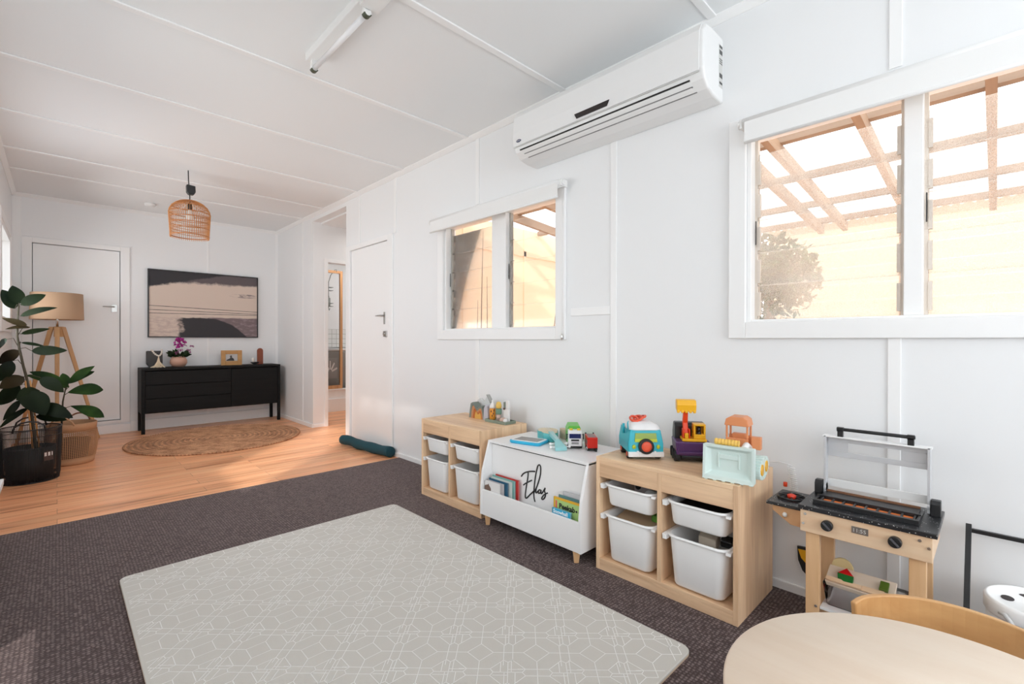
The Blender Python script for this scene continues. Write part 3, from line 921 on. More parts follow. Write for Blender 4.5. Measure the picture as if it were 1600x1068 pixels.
for y in (3.5, 0.56, -1.4):
    bm = new(); box(bm, 5.45, 5.55, y - 0.05, y + 0.05, -0.12, 2.27); obj('post', bm, timber, per)
brick = bpy.data.materials.new('tan_brick'); brick.use_nodes = True
_nt = brick.node_tree; _br = _nt.nodes.new('ShaderNodeTexBrick'); _tc = _nt.nodes.new('ShaderNodeTexCoord'); _mp = _nt.nodes.new('ShaderNodeMapping')
_mp.inputs['Rotation'].default_value = (R(90), 0, R(90)); _br.inputs['Scale'].default_value = 1.0; _br.inputs['Brick Width'].default_value = 0.24; _br.inputs['Row Height'].default_value = 0.086; _br.inputs['Mortar Size'].default_value = 0.006
_br.inputs['Color1'].default_value = (0.62, 0.46, 0.33, 1); _br.inputs['Color2'].default_value = (0.72, 0.55, 0.40, 1); _br.inputs['Mortar'].default_value = (0.72, 0.65, 0.56, 1)
_nt.links.new(_tc.outputs['Object'], _mp.inputs[0]); _nt.links.new(_mp.outputs[0], _br.inputs['Vector']); _nt.links.new(_br.outputs[0], _nt.nodes['Principled BSDF'].inputs['Base Color'])
t = thing('neighbour_house', 'tan brick neighbouring house wall beyond the pergola, seen through the large window', 'building', (8.3, -1.7, -0.12))
bm = new(); box(bm, 8.2, 8.5, -6.0, 2.55, -0.12, 2.9); obj('wall', bm, brick, t)
bm = new(); box(bm, 7.95, 8.6, -6.2, 2.75, 2.9, 3.0); obj('eave', bm, trimw, t)
for y in (-0.5, 1.3):
    bm = new(); box(bm, 8.17, 8.2, y - 0.5, y + 0.5, 0.75, 1.35); wf = obj('window', bm, trimw, t)
    bm = new(); box(bm, 8.16, 8.17, y - 0.44, y + 0.44, 0.81, 1.29); obj('pane', bm, mat('far_glass', (0.35, 0.38, 0.40), 0.1), wf)
def tree(loc, r, lab, seed, mt):
    rd = random.Random(seed)
    t = thing('tree', lab, 'tree', loc)
    bm = new(); tube(bm, [(loc[0], loc[1], -0.12), (loc[0] + 0.05, loc[1], 1.5), (loc[0], loc[1], 2.0)], [0.09, 0.07, 0.03], 8); obj('trunk', bm, timber, t)
    bm = new()
    for i in range(2200):
        v = Vector((rd.gauss(0, 1), rd.gauss(0, 1), rd.gauss(0, 0.75))).normalized() * r * rd.uniform(0.35, 1.0)
        p = Vector((loc[0], loc[1], 1.95)) + v
        a = Vector((rd.uniform(-1, 1), rd.uniform(-1, 1), rd.uniform(-1, 1))).normalized() * 0.07
        b_ = a.cross(Vector((rd.uniform(-1, 1), rd.uniform(-1, 1), 1))).normalized() * 0.03
        bm.faces.new([bm.verts.new(p - a), bm.verts.new(p + b_), bm.verts.new(p + a), bm.verts.new(p - b_)])
    obj('foliage', bm, mt, t)
grn = leaf_material('tree_leaves', (0.03, 0.06, 0.02), (0.07, 0.11, 0.04))
tree((6.9, 2.15, -0.12), 0.62, 'leafy green tree seen through the left pane of the large window', 3, grn)
t = thing('bare_shrub', 'thin bare garden stems standing outside the smaller window', 'shrub', (3.4, 3.45, -0.12))
bm = new()
rd = random.Random(4)
for x0, y0, x1, y1, z1 in ((3.05, 3.6, 3.08, 3.6, 2.2), (3.15, 3.6, 3.16, 3.62, 1.75), (3.0, 3.62, 3.02, 3.6, 1.5), (3.4, 3.1, 3.62, 3.05, 1.75), (3.45, 3.1, 3.7, 3.1, 1.6), (3.4, 2.75, 3.9, 2.7, 1.4)):
    pts = [(x0 + (x1 - x0) * q / 6 + rd.uniform(-.006, .006), y0 + (y1 - y0) * q / 6, -0.12 + (z1 + 0.12) * q / 6) for q in range(7)]
    tube(bm, pts, [0.006] * 5 + [0.004, 0.002], 5)
obj('stems', bm, mat('bark', (0.20, 0.13, 0.08), 0.8), t)

# ------------------------------------------------------------------ air conditioner
acp = mat('ac_plastic', (0.84, 0.84, 0.835), 0.30)
ac = thing('air_conditioner', 'white split-system air conditioner high on the wall under the ceiling', 'air conditioner', (XR, 1.52, 2.39))
Y0, Y1 = 0.915, 2.135
bm = new()
prof = [(XR, 2.545), (2.16, 2.545), (2.105, 2.535), (2.085, 2.50), (2.078, 2.40), (2.080, 2.33), (2.098, 2.285), (2.135, 2.252), (2.20, 2.238), (XR, 2.235)]
prism(bm, prof, Y0, Y1, 'Y'); obj('casing', bm, acp, ac, 0.012, 3)
bm = new()
prism(bm, [(2.079, 2.318), (2.0745, 2.318), (2.0735, 2.40), (2.080, 2.50), (2.10, 2.536), (2.106, 2.534), (2.086, 2.50), (2.079, 2.40)], Y0 + 0.02, Y1 - 0.004, 'Y')
obj('front_panel', bm, acp, ac, 0.0015)
bm = new()
prism(bm, [(2.082, 2.318), (2.077, 2.316), (2.077, 2.3125), (2.083, 2.3125)], Y0 + 0.02, Y1 - 0.004, 'Y'); obj('panel_seam', bm, mat('seam_grey', (0.68, 0.68, 0.67), 0.6), ac)
def acline(x, z, t_, y0, y1, mname):
    # dark slot lying on the sloping outlet face
    bm = new(); dx, dz = 0.5 * t_, 0.5 * t_
    prism(bm, [(x - 0.002, z + t_ / 2), (x + 0.006, z + t_ / 2), (x + 0.006, z - t_ / 2), (x - 0.002, z - t_ / 2)], y0, y1, 'Y')
    return obj('outlet_slot', bm, mname, ac)
acline(2.0905, 2.294, 0.0055, Y0 + 0.07, Y1 - 0.05, dark)
bm = new(); prism(bm, [(2.094, 2.288), (2.122, 2.259), (2.126, 2.263), (2.099, 2.291)], Y0 + 0.07, Y1 - 0.05, 'Y'); obj('outlet_flap', bm, acp, ac, 0.001)
acline(2.1105, 2.270, 0.0035, Y0 + 0.065, Y1 - 0.07, mat('slot_grey', (0.22, 0.22, 0.22), 0.7))
bm = new(); box(bm, 2.134, 2.139, Y0 + 0.055, Y1 - 0.08, 2.2495, 2.253); obj('outlet_slot', bm, mat('slot_grey', (0.1, 0.1, 0.1)), ac)
bm = new(); prism(bm, [(1.64, 2.357), (1.41, 2.357), (1.425, 2.329), (1.625, 2.329)], 2.0705, 2.076, 'X'); obj('display_window', bm, mat('display_black', (0.02, 0.012, 0.011), 0.12), ac)
bm = new(); lathe(bm, [(0.020, 2.071), (0.020, 2.0755)], (0, 2.08, 2.345), 24, axis='X', sx=1.0, sy=0.42)
lg = obj('logo_badge', bm, mat('logo_blue', (0.02, 0.03, 0.09), 0.4), ac)
text('logo_text', 'Carrier', 0.0098, plast2, lg, plane_matrix((0.0 + 2.0705 - ac.location.x - lg.location.x, 2.0955 - ac.location.y, 2.342 - ac.location.z), (0, -1, 0), (0, 0, 1)), shear=0.3)
bm = new(); box(bm, 2.246, 2.285, Y0 - 0.001, Y0 + 0.002, 2.30, 2.50)
lb = obj('rating_label', bm, mat('label_grey', (0.62, 0.62, 0.60), 0.6), ac)
bm = new()
for z, h_ in ((2.485, 0.012), (2.455, 0.02), (2.43, 0.004), (2.42, 0.004), (2.41, 0.004), (2.345, 0.02), (2.315, 0.01)):
    box(bm, 2.250, 2.281, Y0 - 0.0018, Y0 - 0.0005, z, z + h_)
obj('label_print', bm, mat('print_dark', (0.08, 0.08, 0.08), 0.6), lb)

# ------------------------------------------------------------------ ceiling fittings
t = thing('fluorescent_light', 'white fluorescent batten light with bare tube on the ceiling', 'ceiling light', (1.01, 2.2, H))
bm = new(); box(bm, 0.972, 1.048, 1.75, 2.62, H - 0.045, H); obj('batten_body', bm, plast, t, 0.004)
bm = new(); tube(bm, [(1.008, 2.0, H - 0.085), (1.008, 2.585, H - 0.085)], 0.013, 14); obj('tube', bm, mat('lamp_tube', (0.85, 0.85, 0.86), 0.2), t)
for y in (1.985, 2.59):
    bm = new(); box(bm, 0.992, 1.024, y - 0.012, y + 0.012, H - 0.075, H - 0.04)
    lathe(bm, [(0.019, -0.012), (0.019, 0.012)], (1.008, y, H - 0.085), 16, axis='Y')
    hd = obj('lamp_holder', bm, plast, t, 0.002)
    bm = new(); prism(bm, [(1.008 + 0.0195 * math.cos(R(q)), H - 0.085 + 0.0195 * math.sin(R(q))) for q in range(200, 341, 10)] + [(1.008 + 0.015 * math.cos(R(q)), H - 0.085 + 0.015 * math.sin(R(q))) for q in range(340, 199, -10)], y - 0.0135, y + 0.0125, 'Y')
    obj('end_cap', bm, mat('cap_dark', (0.06, 0.07, 0.04), 0.5), hd)
bm = new(); box(bm, 0.965, 1.055, 1.72, 1.97, H - 0.075, H - 0.002); obj('control_gear_box', bm, plast, t, 0.003)
t = thing('smoke_detector', 'small round white smoke detector on the ceiling near the back wall', 'smoke detector', (0.77, 6.76, H))
bm = new(); lathe(bm, [(0.055, H), (0.055, H - 0.015), (0.045, H - 0.03), (0.02, H - 0.036), (0.0, H - 0.036)], (0.77, 6.76, 0), 28); obj('detector_body', bm, plast, t)

# rattan pendant
rat = mat('rattan', (0.62, 0.27, 0.09), 0.55)
t = thing('pendant_lamp', 'cage-shaped orange rattan pendant lamp hanging from the ceiling', 'pendant lamp', (0.885, 5.19, H))
cx, cy = 0.885, 5.19
def prof_r(u):   # 0 bottom .. 1 top centre
    z = 2.05 + 0.335 * u
    if u < 0.62: return 0.150 + 0.012 * (u / 0.62), z
    q = (u - 0.62) / 0.38
    return max(0.018, 0.162 * math.sqrt(max(0, 1 - (q * 0.985) ** 2))), z
bm = new()
for i in range(58):
    a = 2 * math.pi * i / 58
    pts = []
    for u in (0, 0.2, 0.4, 0.62, 0.72, 0.82, 0.9, 0.95, 0.98, 1.0):
        r_, z = prof_r(u); pts.append((cx + r_ * math.cos(a), cy + r_ * math.sin(a), z - (0.012 if u == 0 else 0)))
    tube(bm, pts, 0.0022, 5)
obj('cage_ribs', bm, rat, t)
bm = new()
for u in (0.02, 0.22, 0.36, 0.5, 0.64, 0.82):
    r_, z = prof_r(u)
    tube(bm, [(cx + r_ * math.cos(a), cy + r_ * math.sin(a), z) for a in [2 * math.pi * q / 40 for q in range(40)]], 0.0032 if u != 0.02 else 0.005, 6, closed=True)
pts = []
for q in range(140):
    u = 0.08 + 0.5 * q / 140; r_, z = prof_r(u); a = 2 * math.pi * q / 45
    pts.append((cx + (r_ - 0.003) * math.cos(a), cy + (r_ - 0.003) * math.sin(a), z))
tube(bm, pts, 0.0025, 5)
r_, z = prof_r(1.0); lathe(bm, [(0.03, 2.375), (0.03, 2.388), (0.012, 2.388)], (cx, cy, 0), 18)
obj('cage_hoops', bm, mat('rattan_dark', (0.50, 0.20, 0.065), 0.55), t)
bm = new(); tube(bm, [(cx - 0.012, cy, H), (cx - 0.010, cy, 2.58), (cx - 0.006, cy, 2.50), (cx, cy, 2.42), (cx, cy, 2.345)], 0.0045, 8); obj('cord', bm, black, t)
bm = new(); prism(bm, [(cx - 0.028, 2.525), (cx + 0.04, 2.52), (cx + 0.042, 2.465), (cx + 0.03, 2.44), (cx - 0.012, 2.44), (cx - 0.026, 2.46)], cy - 0.03, cy + 0.03, 'Y'); obj('junction_box', bm, blackp, t, 0.006)
bm = new(); lathe(bm, [(0.012, 2.36), (0.02, 2.35), (0.02, 2.305), (0.014, 2.30)], (cx, cy, 0), 16); obj('bulb_socket', bm, blackp, t)
bm = new(); lathe(bm, [(0.013, 2.302), (0.016, 2.285), (0.03, 2.25), (0.03, 2.225), (0.018, 2.20), (0.0, 2.195)], (cx, cy, 0), 20); obj('bulb', bm, mat('bulb_glass', (0.85, 0.85, 0.82), 0.15), t)

# ------------------------------------------------------------------ picture
ART = (1.41, 7.225, 1.55)
t = thing('framed_picture', 'wide abstract landscape picture in a slim black frame on the back wall', 'picture', ART)
PX0, PX1, PZ0, PZ1 = 0.80, 2.03, 1.13, 1.972
bm = new(); fw = 0.012
box(bm, PX0, PX0 + fw, 7.212, 7.248, PZ0, PZ1); box(bm, PX1 - fw, PX1, 7.212, 7.248, PZ0, PZ1)
box(bm, PX0 + fw, PX1 - fw, 7.212, 7.248, PZ0, PZ0 + fw); box(bm, PX0 + fw, PX1 - fw, 7.212, 7.248, PZ1 - fw, PZ1)
obj('frame', bm, black, t, 0.001)
bm = new(); box(bm, PX0 + fw, PX1 - fw, 7.222, 7.245, PZ0 + fw, PZ1 - fw); obj('canvas', bm, art_material(), t)

# ------------------------------------------------------------------ sideboard
blk = wood('black_stained_wood', (0.011, 0.0105, 0.010), (0.006, 0.006, 0.006), 'X', 3.0, 0.55)
blk.node_tree.nodes['Principled BSDF'].inputs['Specular IOR Level'].default_value = 0.18
t = thing('sideboard', 'long black wooden sideboard with three drawers and one door on four legs', 'sideboard', (1.46, 7.05, 0))
SX0, SX1, SY0, SY1, SZ = 0.702, 2.216, 6.88, 7.228, 0.765
bm = new(); box(bm, SX0, SX1, SY0 - 0.004, SY1, SZ - 0.028, SZ); obj('top', bm, blk, t, 0.003)
bm = new(); box(bm, SX0, SX0 + 0.02, SY0 + 0.004, SY1, 0.235, SZ - 0.028); box(bm, SX1 - 0.02, SX1, SY0 + 0.004, SY1, 0.235, SZ - 0.028)
box(bm, SX0 + 0.02, SX1 - 0.02, SY0 + 0.012, SY1, 0.235, 0.255); box(bm, SX0 + 0.02, SX1 - 0.02, SY1 - 0.012, SY1, 0.255, SZ - 0.028); box(bm, 1.612, 1.628, SY0 + 0.012, SY1 - 0.012, 0.255, SZ - 0.028)
obj('carcass', bm, blk, t)
dz = (SZ - 0.035 - 0.245) / 3
for i in range(3):
    z = 0.245 + i * dz
    bm = new(); box(bm, SX0 + 0.037, 1.617, SY0, SY0 + 0.016, z + 0.0025, z + dz - 0.0025); obj('drawer', bm, blk, t, 0.0015)
bm = new(); box(bm, 1.623, SX1 - 0.037, SY0, SY0 + 0.016, 0.2475, SZ - 0.0375); obj('door', bm, blk, t, 0.0015)
for x0, x1 in ((SX0, SX0 + 0.034), (SX1 - 0.034, SX1)):
    for y0, y1 in ((SY0 - 0.003, SY0 + 0.032), (SY1 - 0.035, SY1)):
        bm = new(); box(bm, x0, x1, y0, y1, 0.0, SZ - 0.029); obj('leg', bm, blk, t, 0.002)

# things on the sideboard
ST = SZ
t = thing('grey_vase', 'dark grey faceted vase at the left end of the black sideboard', 'vase', (0.845, 7.08, ST))
bm = new(); prism(bm, [(0.77, ST + 0.20), (0.925, ST + 0.20), (0.925, ST + 0.05), (0.885, ST), (0.80, ST), (0.77, ST + 0.045)], 7.05, 7.13, 'Y'); obj('vase_body', bm, mat('slate', (0.065, 0.062, 0.062), 0.8, bump=(60, 0.4)), t, 0.012, 3)
t = thing('bead_garland', 'white wooden bead garland with cream tassel draped over the grey vase', 'bead garland', (0.87, 7.02, ST))
bm = new()
pts = [(0.80 + 0.0, 0.215), (0.812, 0.20), (0.822, 0.182), (0.836, 0.166), (0.852, 0.153), (0.868, 0.146), (0.882, 0.153), (0.892, 0.168), (0.898, 0.186), (0.900, 0.203), (0.898, 0.220)]
for i, (x, z) in enumerate(pts):
    ball(bm, (x + 0.015, 7.038, ST + z - 0.005), 0.0105 + 0.001 * (i % 2), 0, 12)
obj('beads', bm, mat('bead_cream', (0.80, 0.74, 0.66), 0.6), t)
bm = new(); 
for i in range(16):
    a = i / 15.0
    tube(bm, [(0.883, 7.034, ST + 0.135), (0.878 + 0.02 * (a - 0.5), 7.018 - 0.01 * (i % 3), ST + 0.07), (0.84 + 0.08 * a, 7.0 - 0.014 * (i % 3), ST + 0.022), (0.80 + 0.13 * a, 6.985 - 0.016 * (i % 4), ST + 0.005)], [0.004, 0.006, 0.007, 0.005], 5)
obj('tassel', bm, mat('tassel_cream', (0.74, 0.60, 0.43), 0.85), t)
t = thing('potted_cyclamen', 'flowering plant with magenta blooms in a blush pink round vase on the sideboard', 'potted plant', (1.085, 7.06, ST))
px_, py_ = 1.085, 7.06
bm = new(); lathe(bm, [(0.045, ST), (0.07, ST + 0.012), (0.09, ST + 0.05), (0.088, ST + 0.085), (0.07, ST + 0.118), (0.06, ST + 0.128), (0.052, ST + 0.125), (0.0, ST + 0.11)], (px_, py_, 0), 32); obj('vase', bm, mat('blush', (0.60, 0.34, 0.25), 0.45), t)
def leafmesh(bm, base, tip, width, nrm=(0.1, -0.75, 0.65), bend=0.12, fold=0.15, mi=0, round_=0.55, n=9, wavy=0.0, seed=0):
    base, tip = Vector(base), Vector(tip)
    d = tip - base; Ln = d.length; d.normalize()
    nr = Vector(nrm); wv = d.cross(nr).normalized(); nr = wv.cross(d).normalized()
    grid = []
    for i in range(n + 1):
        t_ = i / n
        s = math.sin(math.pi * t_ ** round_) ** 0.75 if 0 < t_ < 1 else 0.0
        if i == n: s = 0.02
        if i == 0: s = 0.03
        c = base + d * Ln * t_ + nr * (bend * Ln * math.sin(math.pi * t_))
        row = []
        for j in (-2, -1, 0, 1, 2):
            q = j / 2
            off = fold * abs(q) * width * 0.5 * s + wavy * width * 0.12 * math.sin(7 * t_ + seed + q * 2) * abs(q)
            row.append(bm.verts.new(c + wv * q * width * 0.5 * s + nr * off))
        grid.append(row)
    for i in range(n):
        for j in range(4):
            f = bm.faces.new((grid[i][j], grid[i][j + 1], grid[i + 1][j + 1], grid[i + 1][j])); f.smooth = True; f.material_index = mi
rd = random.Random(11)
bm = new()
for i in range(44):
    a = rd.uniform(0, 2 * math.pi); e = rd.uniform(0.0, 0.9); L_ = rd.uniform(0.05, 0.085)
    b0 = Vector((px_ + 0.06 * math.cos(a), py_ + 0.05 * math.sin(a), ST + 0.12 + 0.03 * rd.random()))
    tp = b0 + Vector((math.cos(a) * L_ * math.cos(e), math.sin(a) * L_ * 0.7 * math.cos(e), L_ * math.sin(e) * 1.2))
    leafmesh(bm, b0, tp, 0.05, (rd.uniform(-.4, .4), -0.7, 0.7), 0.1, 0.1, n=5)
obj('leaves', bm, leaf_material('cyclamen_leaf', (0.012, 0.025, 0.010), (0.03, 0.05, 0.02), 30), t, solid=0.001)
bm = new()
for i in range(58):
    a = rd.uniform(0, 2 * math.pi); r_ = 0.055 * math.sqrt(rd.random())
    c = Vector((px_ + 0.012 + r_ * math.cos(a) * 1.15, py_ - 0.01 + r_ * math.sin(a) * 0.6, ST + 0.30 + rd.uniform(-0.055, 0.055) - r_ * 0.3))
    v = Vector((rd.uniform(-1, 1), rd.uniform(-1, 0.3), rd.uniform(-0.4, 1))).normalized() * 0.032
    leafmesh(bm, c, c + v, 0.028, (rd.uniform(-1, 1), -1, rd.uniform(-1, 1)), 0.15, 0.2, n=4)
for cx_, cz_, cn in ((1.06, 0.19, 10), (1.10, 0.235, 8), (1.215, 0.27, 6), (1.19, 0.22, 6)):
    for i in range(cn):
        c = Vector((cx_ + rd.uniform(-.018, .018), py_ - 0.05, ST + cz_ - 0.02 + rd.uniform(-.018, .018)))
        v = Vector((rd.uniform(-1, 1), rd.uniform(-1, 0.3), rd.uniform(-1, 1))).normalized() * 0.024
        leafmesh(bm, c, c + v, 0.02, (rd.uniform(-1, 1), -1, rd.uniform(-1, 1)), 0.15, 0.2, n=4, mi=1)
obj('flowers', bm, [mat('magenta', (0.42, 0.02, 0.26), 0.6), mat('mauve_petal', (0.35, 0.10, 0.24), 0.6)], t, solid=0.0008)
t = thing('photo_frame', 'small honey wood photo frame with a black and white photo on the sideboard', 'photo frame', (1.665, 7.08, ST))
hon = wood('honey_wood', (0.60, 0.33, 0.12), (0.50, 0.25, 0.08), 'X', 3, 0.4)
FX0, FX1, FZ0, FZ1, FY = 1.545, 1.79, ST, ST + 0.196, 7.06
bm = new()
box(bm, FX0, FX0 + 0.052, FY, FY + 0.02, FZ0, FZ1); box(bm, FX1 - 0.052, FX1, FY, FY + 0.02, FZ0, FZ1)
box(bm, FX0 + 0.052, FX1 - 0.052, FY, FY + 0.02, FZ0, FZ0 + 0.055); box(bm, FX0 + 0.052, FX1 - 0.052, FY, FY + 0.02, FZ1 - 0.05, FZ1)
obj('frame', bm, hon, t, 0.003)
bm = new(); box(bm, FX0 + 0.052, FX1 - 0.052, FY + 0.008, FY + 0.018, FZ0 + 0.055, FZ1 - 0.05)
pv = [(1.607, 0.058), (1.607, 0.068), (1.63, 0.082), (1.645, 0.088), (1.652, 0.100), (1.648, 0.118), (1.655, 0.128), (1.668, 0.128), (1.673, 0.115), (1.668, 0.104), (1.685, 0.092), (1.695, 0.078), (1.70, 0.058)]
prism(bm, [(x, ST + z) for x, z in pv], FY + 0.0072, FY + 0.009, 'Y', 1)
obj('photo_print', bm, [mat('photo_pale', (0.55, 0.53, 0.52), 0.4), mat('photo_dark', (0.03, 0.03, 0.03), 0.4)], t)
t = thing('bowl_ornament', 'small black boat-shaped bowl with a white candle at the right end of the sideboard', 'bowl', (1.93, 7.02, ST))
bm = new(); lathe(bm, [(0.012, ST + 0.008), (0.03, ST + 0.012), (0.052, ST + 0.036), (0.049, ST + 0.036), (0.025, ST + 0.018), (0.0, ST + 0.016)], (1.935, 7.02, 0), 24, sx=1.15, sy=0.7); lathe(bm, [(0.02, ST), (0.02, ST + 0.012)], (1.935, 7.02, 0), 16); obj('bowl', bm, blackp, t)
bm = new(); lathe(bm, [(0.017, ST + 0.022), (0.017, ST + 0.085), (0.012, ST + 0.09), (0, ST + 0.09)], (1.915, 7.025, 0), 16); obj('candle', bm, mat('wax', (0.78, 0.74, 0.68), 0.5), t)
t = thing('pebble_dish', 'flat pale trinket dish behind the black bowl on the sideboard', 'dish', (1.99, 7.13, ST))
bm = new(); lathe(bm, [(0.07, ST), (0.09, ST + 0.008), (0.085, ST + 0.008), (0.0, ST + 0.004)], (1.99, 7.14, 0), 28, sx=1.0, sy=0.6); obj('dish', bm, mat('dish_pale', (0.62, 0.58, 0.54), 0.5), t)
t = thing('arch_ornament', 'upright rust-brown rounded arch ornament at the right end of the sideboard', 'ornament', (2.01, 7.06, ST))
bm = new(); prism(bm, [(1.974, ST), (2.048, ST)] + [(2.011 + 0.037 * math.cos(R(q)), ST + 0.185 + 0.037 * math.sin(R(q))) for q in range(0, 181, 15)], 7.045, 7.075, 'Y'); obj('arch_body', bm, mat('terracotta', (0.25, 0.065, 0.03), 0.6), t, 0.008, 3)

# ------------------------------------------------------------------ jute rug
t = tag(bpy.data.objects.new('jute_rug', None), 'round braided jute rug on the wooden floor before the sideboard', 'rug'); COL.objects.link(t); t.location = (1.30, 6.05, 0)
bm = new(); prof = [(0.0, 0.010)]
nr = 33; RR = 0.82
for i in range(nr):
    r0 = RR * i / nr; dr = RR / nr
    prof += [(r0 + dr * 0.12, 0.009), (r0 + dr * 0.3, 0.014), (r0 + dr * 0.5, 0.0155), (r0 + dr * 0.7, 0.014), (r0 + dr * 0.92, 0.008)]
prof += [(RR, 0.004), (RR, 0.0)]
lathe(bm, prof, (1.30, 6.05, 0.0), 96); obj('braid', bm, jute_material(), t)
bm = new()
for i in range(160):
    a = 2 * math.pi * i / 160; r_ = RR + 0.004
    ball(bm, (1.30 + r_ * math.cos(a), 6.05 + r_ * math.sin(a), 0.009), 0.0095, 0, 6, sz=0.85)
obj('edge_braid', bm, jute_material(), t)

# ------------------------------------------------------------------ draft stopper
teal = mat('teal_velvet', (0.003, 0.055, 0.075), 0.75, bump=(120, 0.5))
t = thing('draught_stopper', 'dark teal velvet draught stopper lying along the foot of the door', 'draught stopper', (2.2, 4.35, 0))
bm = new(); pts = []; rs = []
for i in range(17):
    u = i / 16
    pts.append((2.165 + 0.065 * u + 0.012 * math.sin(u * 9), 4.79 - 0.86 * u, 0.052 + 0.004 * math.sin(u * 14))); rs.append(0.047 + 0.003 * math.sin(u * 21))
pts = [(2.160, 4.84, 0.045), (2.163, 4.815, 0.05)] + pts; rs = [0.010, 0.028] + rs
tube(bm, pts, rs, 20)
lathe(bm, [(0.0, -0.008), (0.02, -0.006), (0.045, -0.002), (0.048, 0.0)], (2.2306, 3.928, 0.055), 20, axis='Y')
obj('stuffed_tube', bm, teal, t)

# ------------------------------------------------------------------ floor lamp
t = thing('floor_lamp', 'tripod floor lamp with wooden legs and tan drum shade by the back door', 'floor lamp', (0.005, 6.95, 0))
lx, ly = 0.005, 6.95
bm = new(); lathe(bm, [(0.212, 1.312), (0.205, 1.59), (0.203, 1.59), (0.210, 1.312)], (lx, ly, 0), 48); bm.faces.ensure_lookup_table()
for f in [f for f in bm.faces if len(f.verts) > 10]: bm.faces.remove(f)
obj('lamp_shade', bm, mat('tan_linen', (0.50, 0.32, 0.20), 0.85, bump=(250, 0.4)), t)
bm = new(); tube(bm, [(lx, ly, 1.235), (lx, ly, 1.40)], 0.011, 12); obj('pole', bm, chrome, t)
bm = new(); lathe(bm, [(0.03, 1.40), (0.03, 1.47), (0.012, 1.47)], (lx, ly, 0), 14); obj('bulb_holder', bm, plast, t)
bm = new(); tube(bm, [(lx - 0.205, ly, 1.585), (lx + 0.205, ly, 1.585)], 0.003, 6); tube(bm, [(lx, ly - 0.205, 1.585), (lx, ly + 0.205, 1.585)], 0.003, 6); tube(bm, [(lx, ly, 1.46), (lx, ly, 1.585)], 0.004, 6); obj('shade_spider', bm, chrome, t)
bm = new(); lathe(bm, [(0.055, 1.13), (0.055, 1.238), (0.0, 1.238)], (lx, ly, 0), 3, smooth=False); obj('hub', bm, legZ, t, 0.004)
for fx, fy in ((0.335, 7.0), (-0.305, 7.0), (0.0, 6.62)):
    d_ = Vector((fx - lx, fy - ly, 0)).normalized()
    bm = new(); top = Vector((lx, ly, 1.235)) + d_ * 0.045; bot = Vector((fx, fy, 0.0))
    s = d_.cross(Vector((0, 0, 1))); wd = 0.017
    P = []
    for c, ww in ((bot, 0.013), (top, 0.02)):
        P += [c - s * ww - d_ * ww, c + s * ww - d_ * ww, c + s * ww + d_ * ww, c - s * ww + d_ * ww]
    hexa(bm, P); obj('leg', bm, legZ, t, 0.006)

# ------------------------------------------------------------------ plants
rub = leaf_material('rubber_leaf', (0.005, 0.010, 0.005), (0.016, 0.026, 0.010), 3)
rub2 = leaf_material('rubber_leaf_back', (0.014, 0.009, 0.005), (0.038, 0.028, 0.012), 3)
rub2b = mat('midrib', (0.10, 0.09, 0.035), 0.5)
stemm = mat('stem_brown', (0.055, 0.045, 0.025), 0.7)
BX, BY = -0.150, 5.265
t = thing('rubber_plant', 'tall dark-leaved rubber plant standing in the black wire basket', 'potted plant', (BX, BY, 0.02))
Yp = 5.25
bm = new()
st = [(-0.125, 0.323), (-0.141, 0.513), (-0.157, 0.711), (-0.17, 0.81), (-0.186, 0.894), (-0.207, 1.029), (-0.218, 1.123), (-0.218, 1.217), (-0.209, 1.362)]
tube(bm, [(-0.118, Yp, 0.25)] + [(x, Yp, z) for x, z in st], [0.012, 0.011, 0.010, 0.009, 0.009, 0.0085, 0.008, 0.0075, 0.007, 0.005], 10)
obj('stem', bm, stemm, t)
bm = new()
tube(bm, [(-0.100, Yp + 0.01, 0.25), (-0.150, Yp + 0.012, 0.78)], 0.0055, 8)
tube(bm, [(-0.135, Yp - 0.015, 0.25), (-0.175, Yp - 0.012, 0.78)], 0.0055, 8)
obj('support_stake', bm, mat('bamboo', (0.62, 0.30, 0.10), 0.5), t)
LV = [((-0.209, 1.375), (-0.245, 1.517), 0.087), ((-0.231, 1.338), (-0.30, 1.48), 0.092), ((-0.198, 1.366), (-0.061, 1.456), 0.078),
      ((-0.201, 1.281), (0.005, 1.354), 0.052), ((-0.165, 1.21), (-0.297, 1.262), 0.043), ((-0.150, 1.196), (-0.279, 1.177), 0.033),
      ((-0.198, 1.143), (-0.038, 1.188), 0.040), ((-0.199, 1.076), (-0.061, 1.043), 0.026), ((-0.141, 1.012), (0.062, 1.013), 0.071),
      ((-0.208, 1.017), (-0.315, 0.915), 0.080), ((-0.245, 0.936), (-0.318, 0.78), 0.085), ((-0.270, 1.103), (-0.322, 1.03), 0.05),
      ((-0.183, 0.811), (-0.309, 0.731), 0.105), ((-0.205, 0.747), (-0.322, 0.597), 0.10), ((-0.098, 0.698), (-0.222, 0.64), 0.113),
      ((-0.165, 0.70), (-0.065, 0.515), 0.150), ((-0.206, 0.631), (-0.294, 0.484), 0.046), ((-0.162, 0.569), (-0.312, 0.432), 0.041),
      ((-0.098, 0.585), (0.092, 0.477), 0.100), ((-0.118, 0.501), (0.06, 0.452), 0.070), ((-0.09, 0.80), (0.04, 0.68), 0.09)]
rd = random.Random(5)
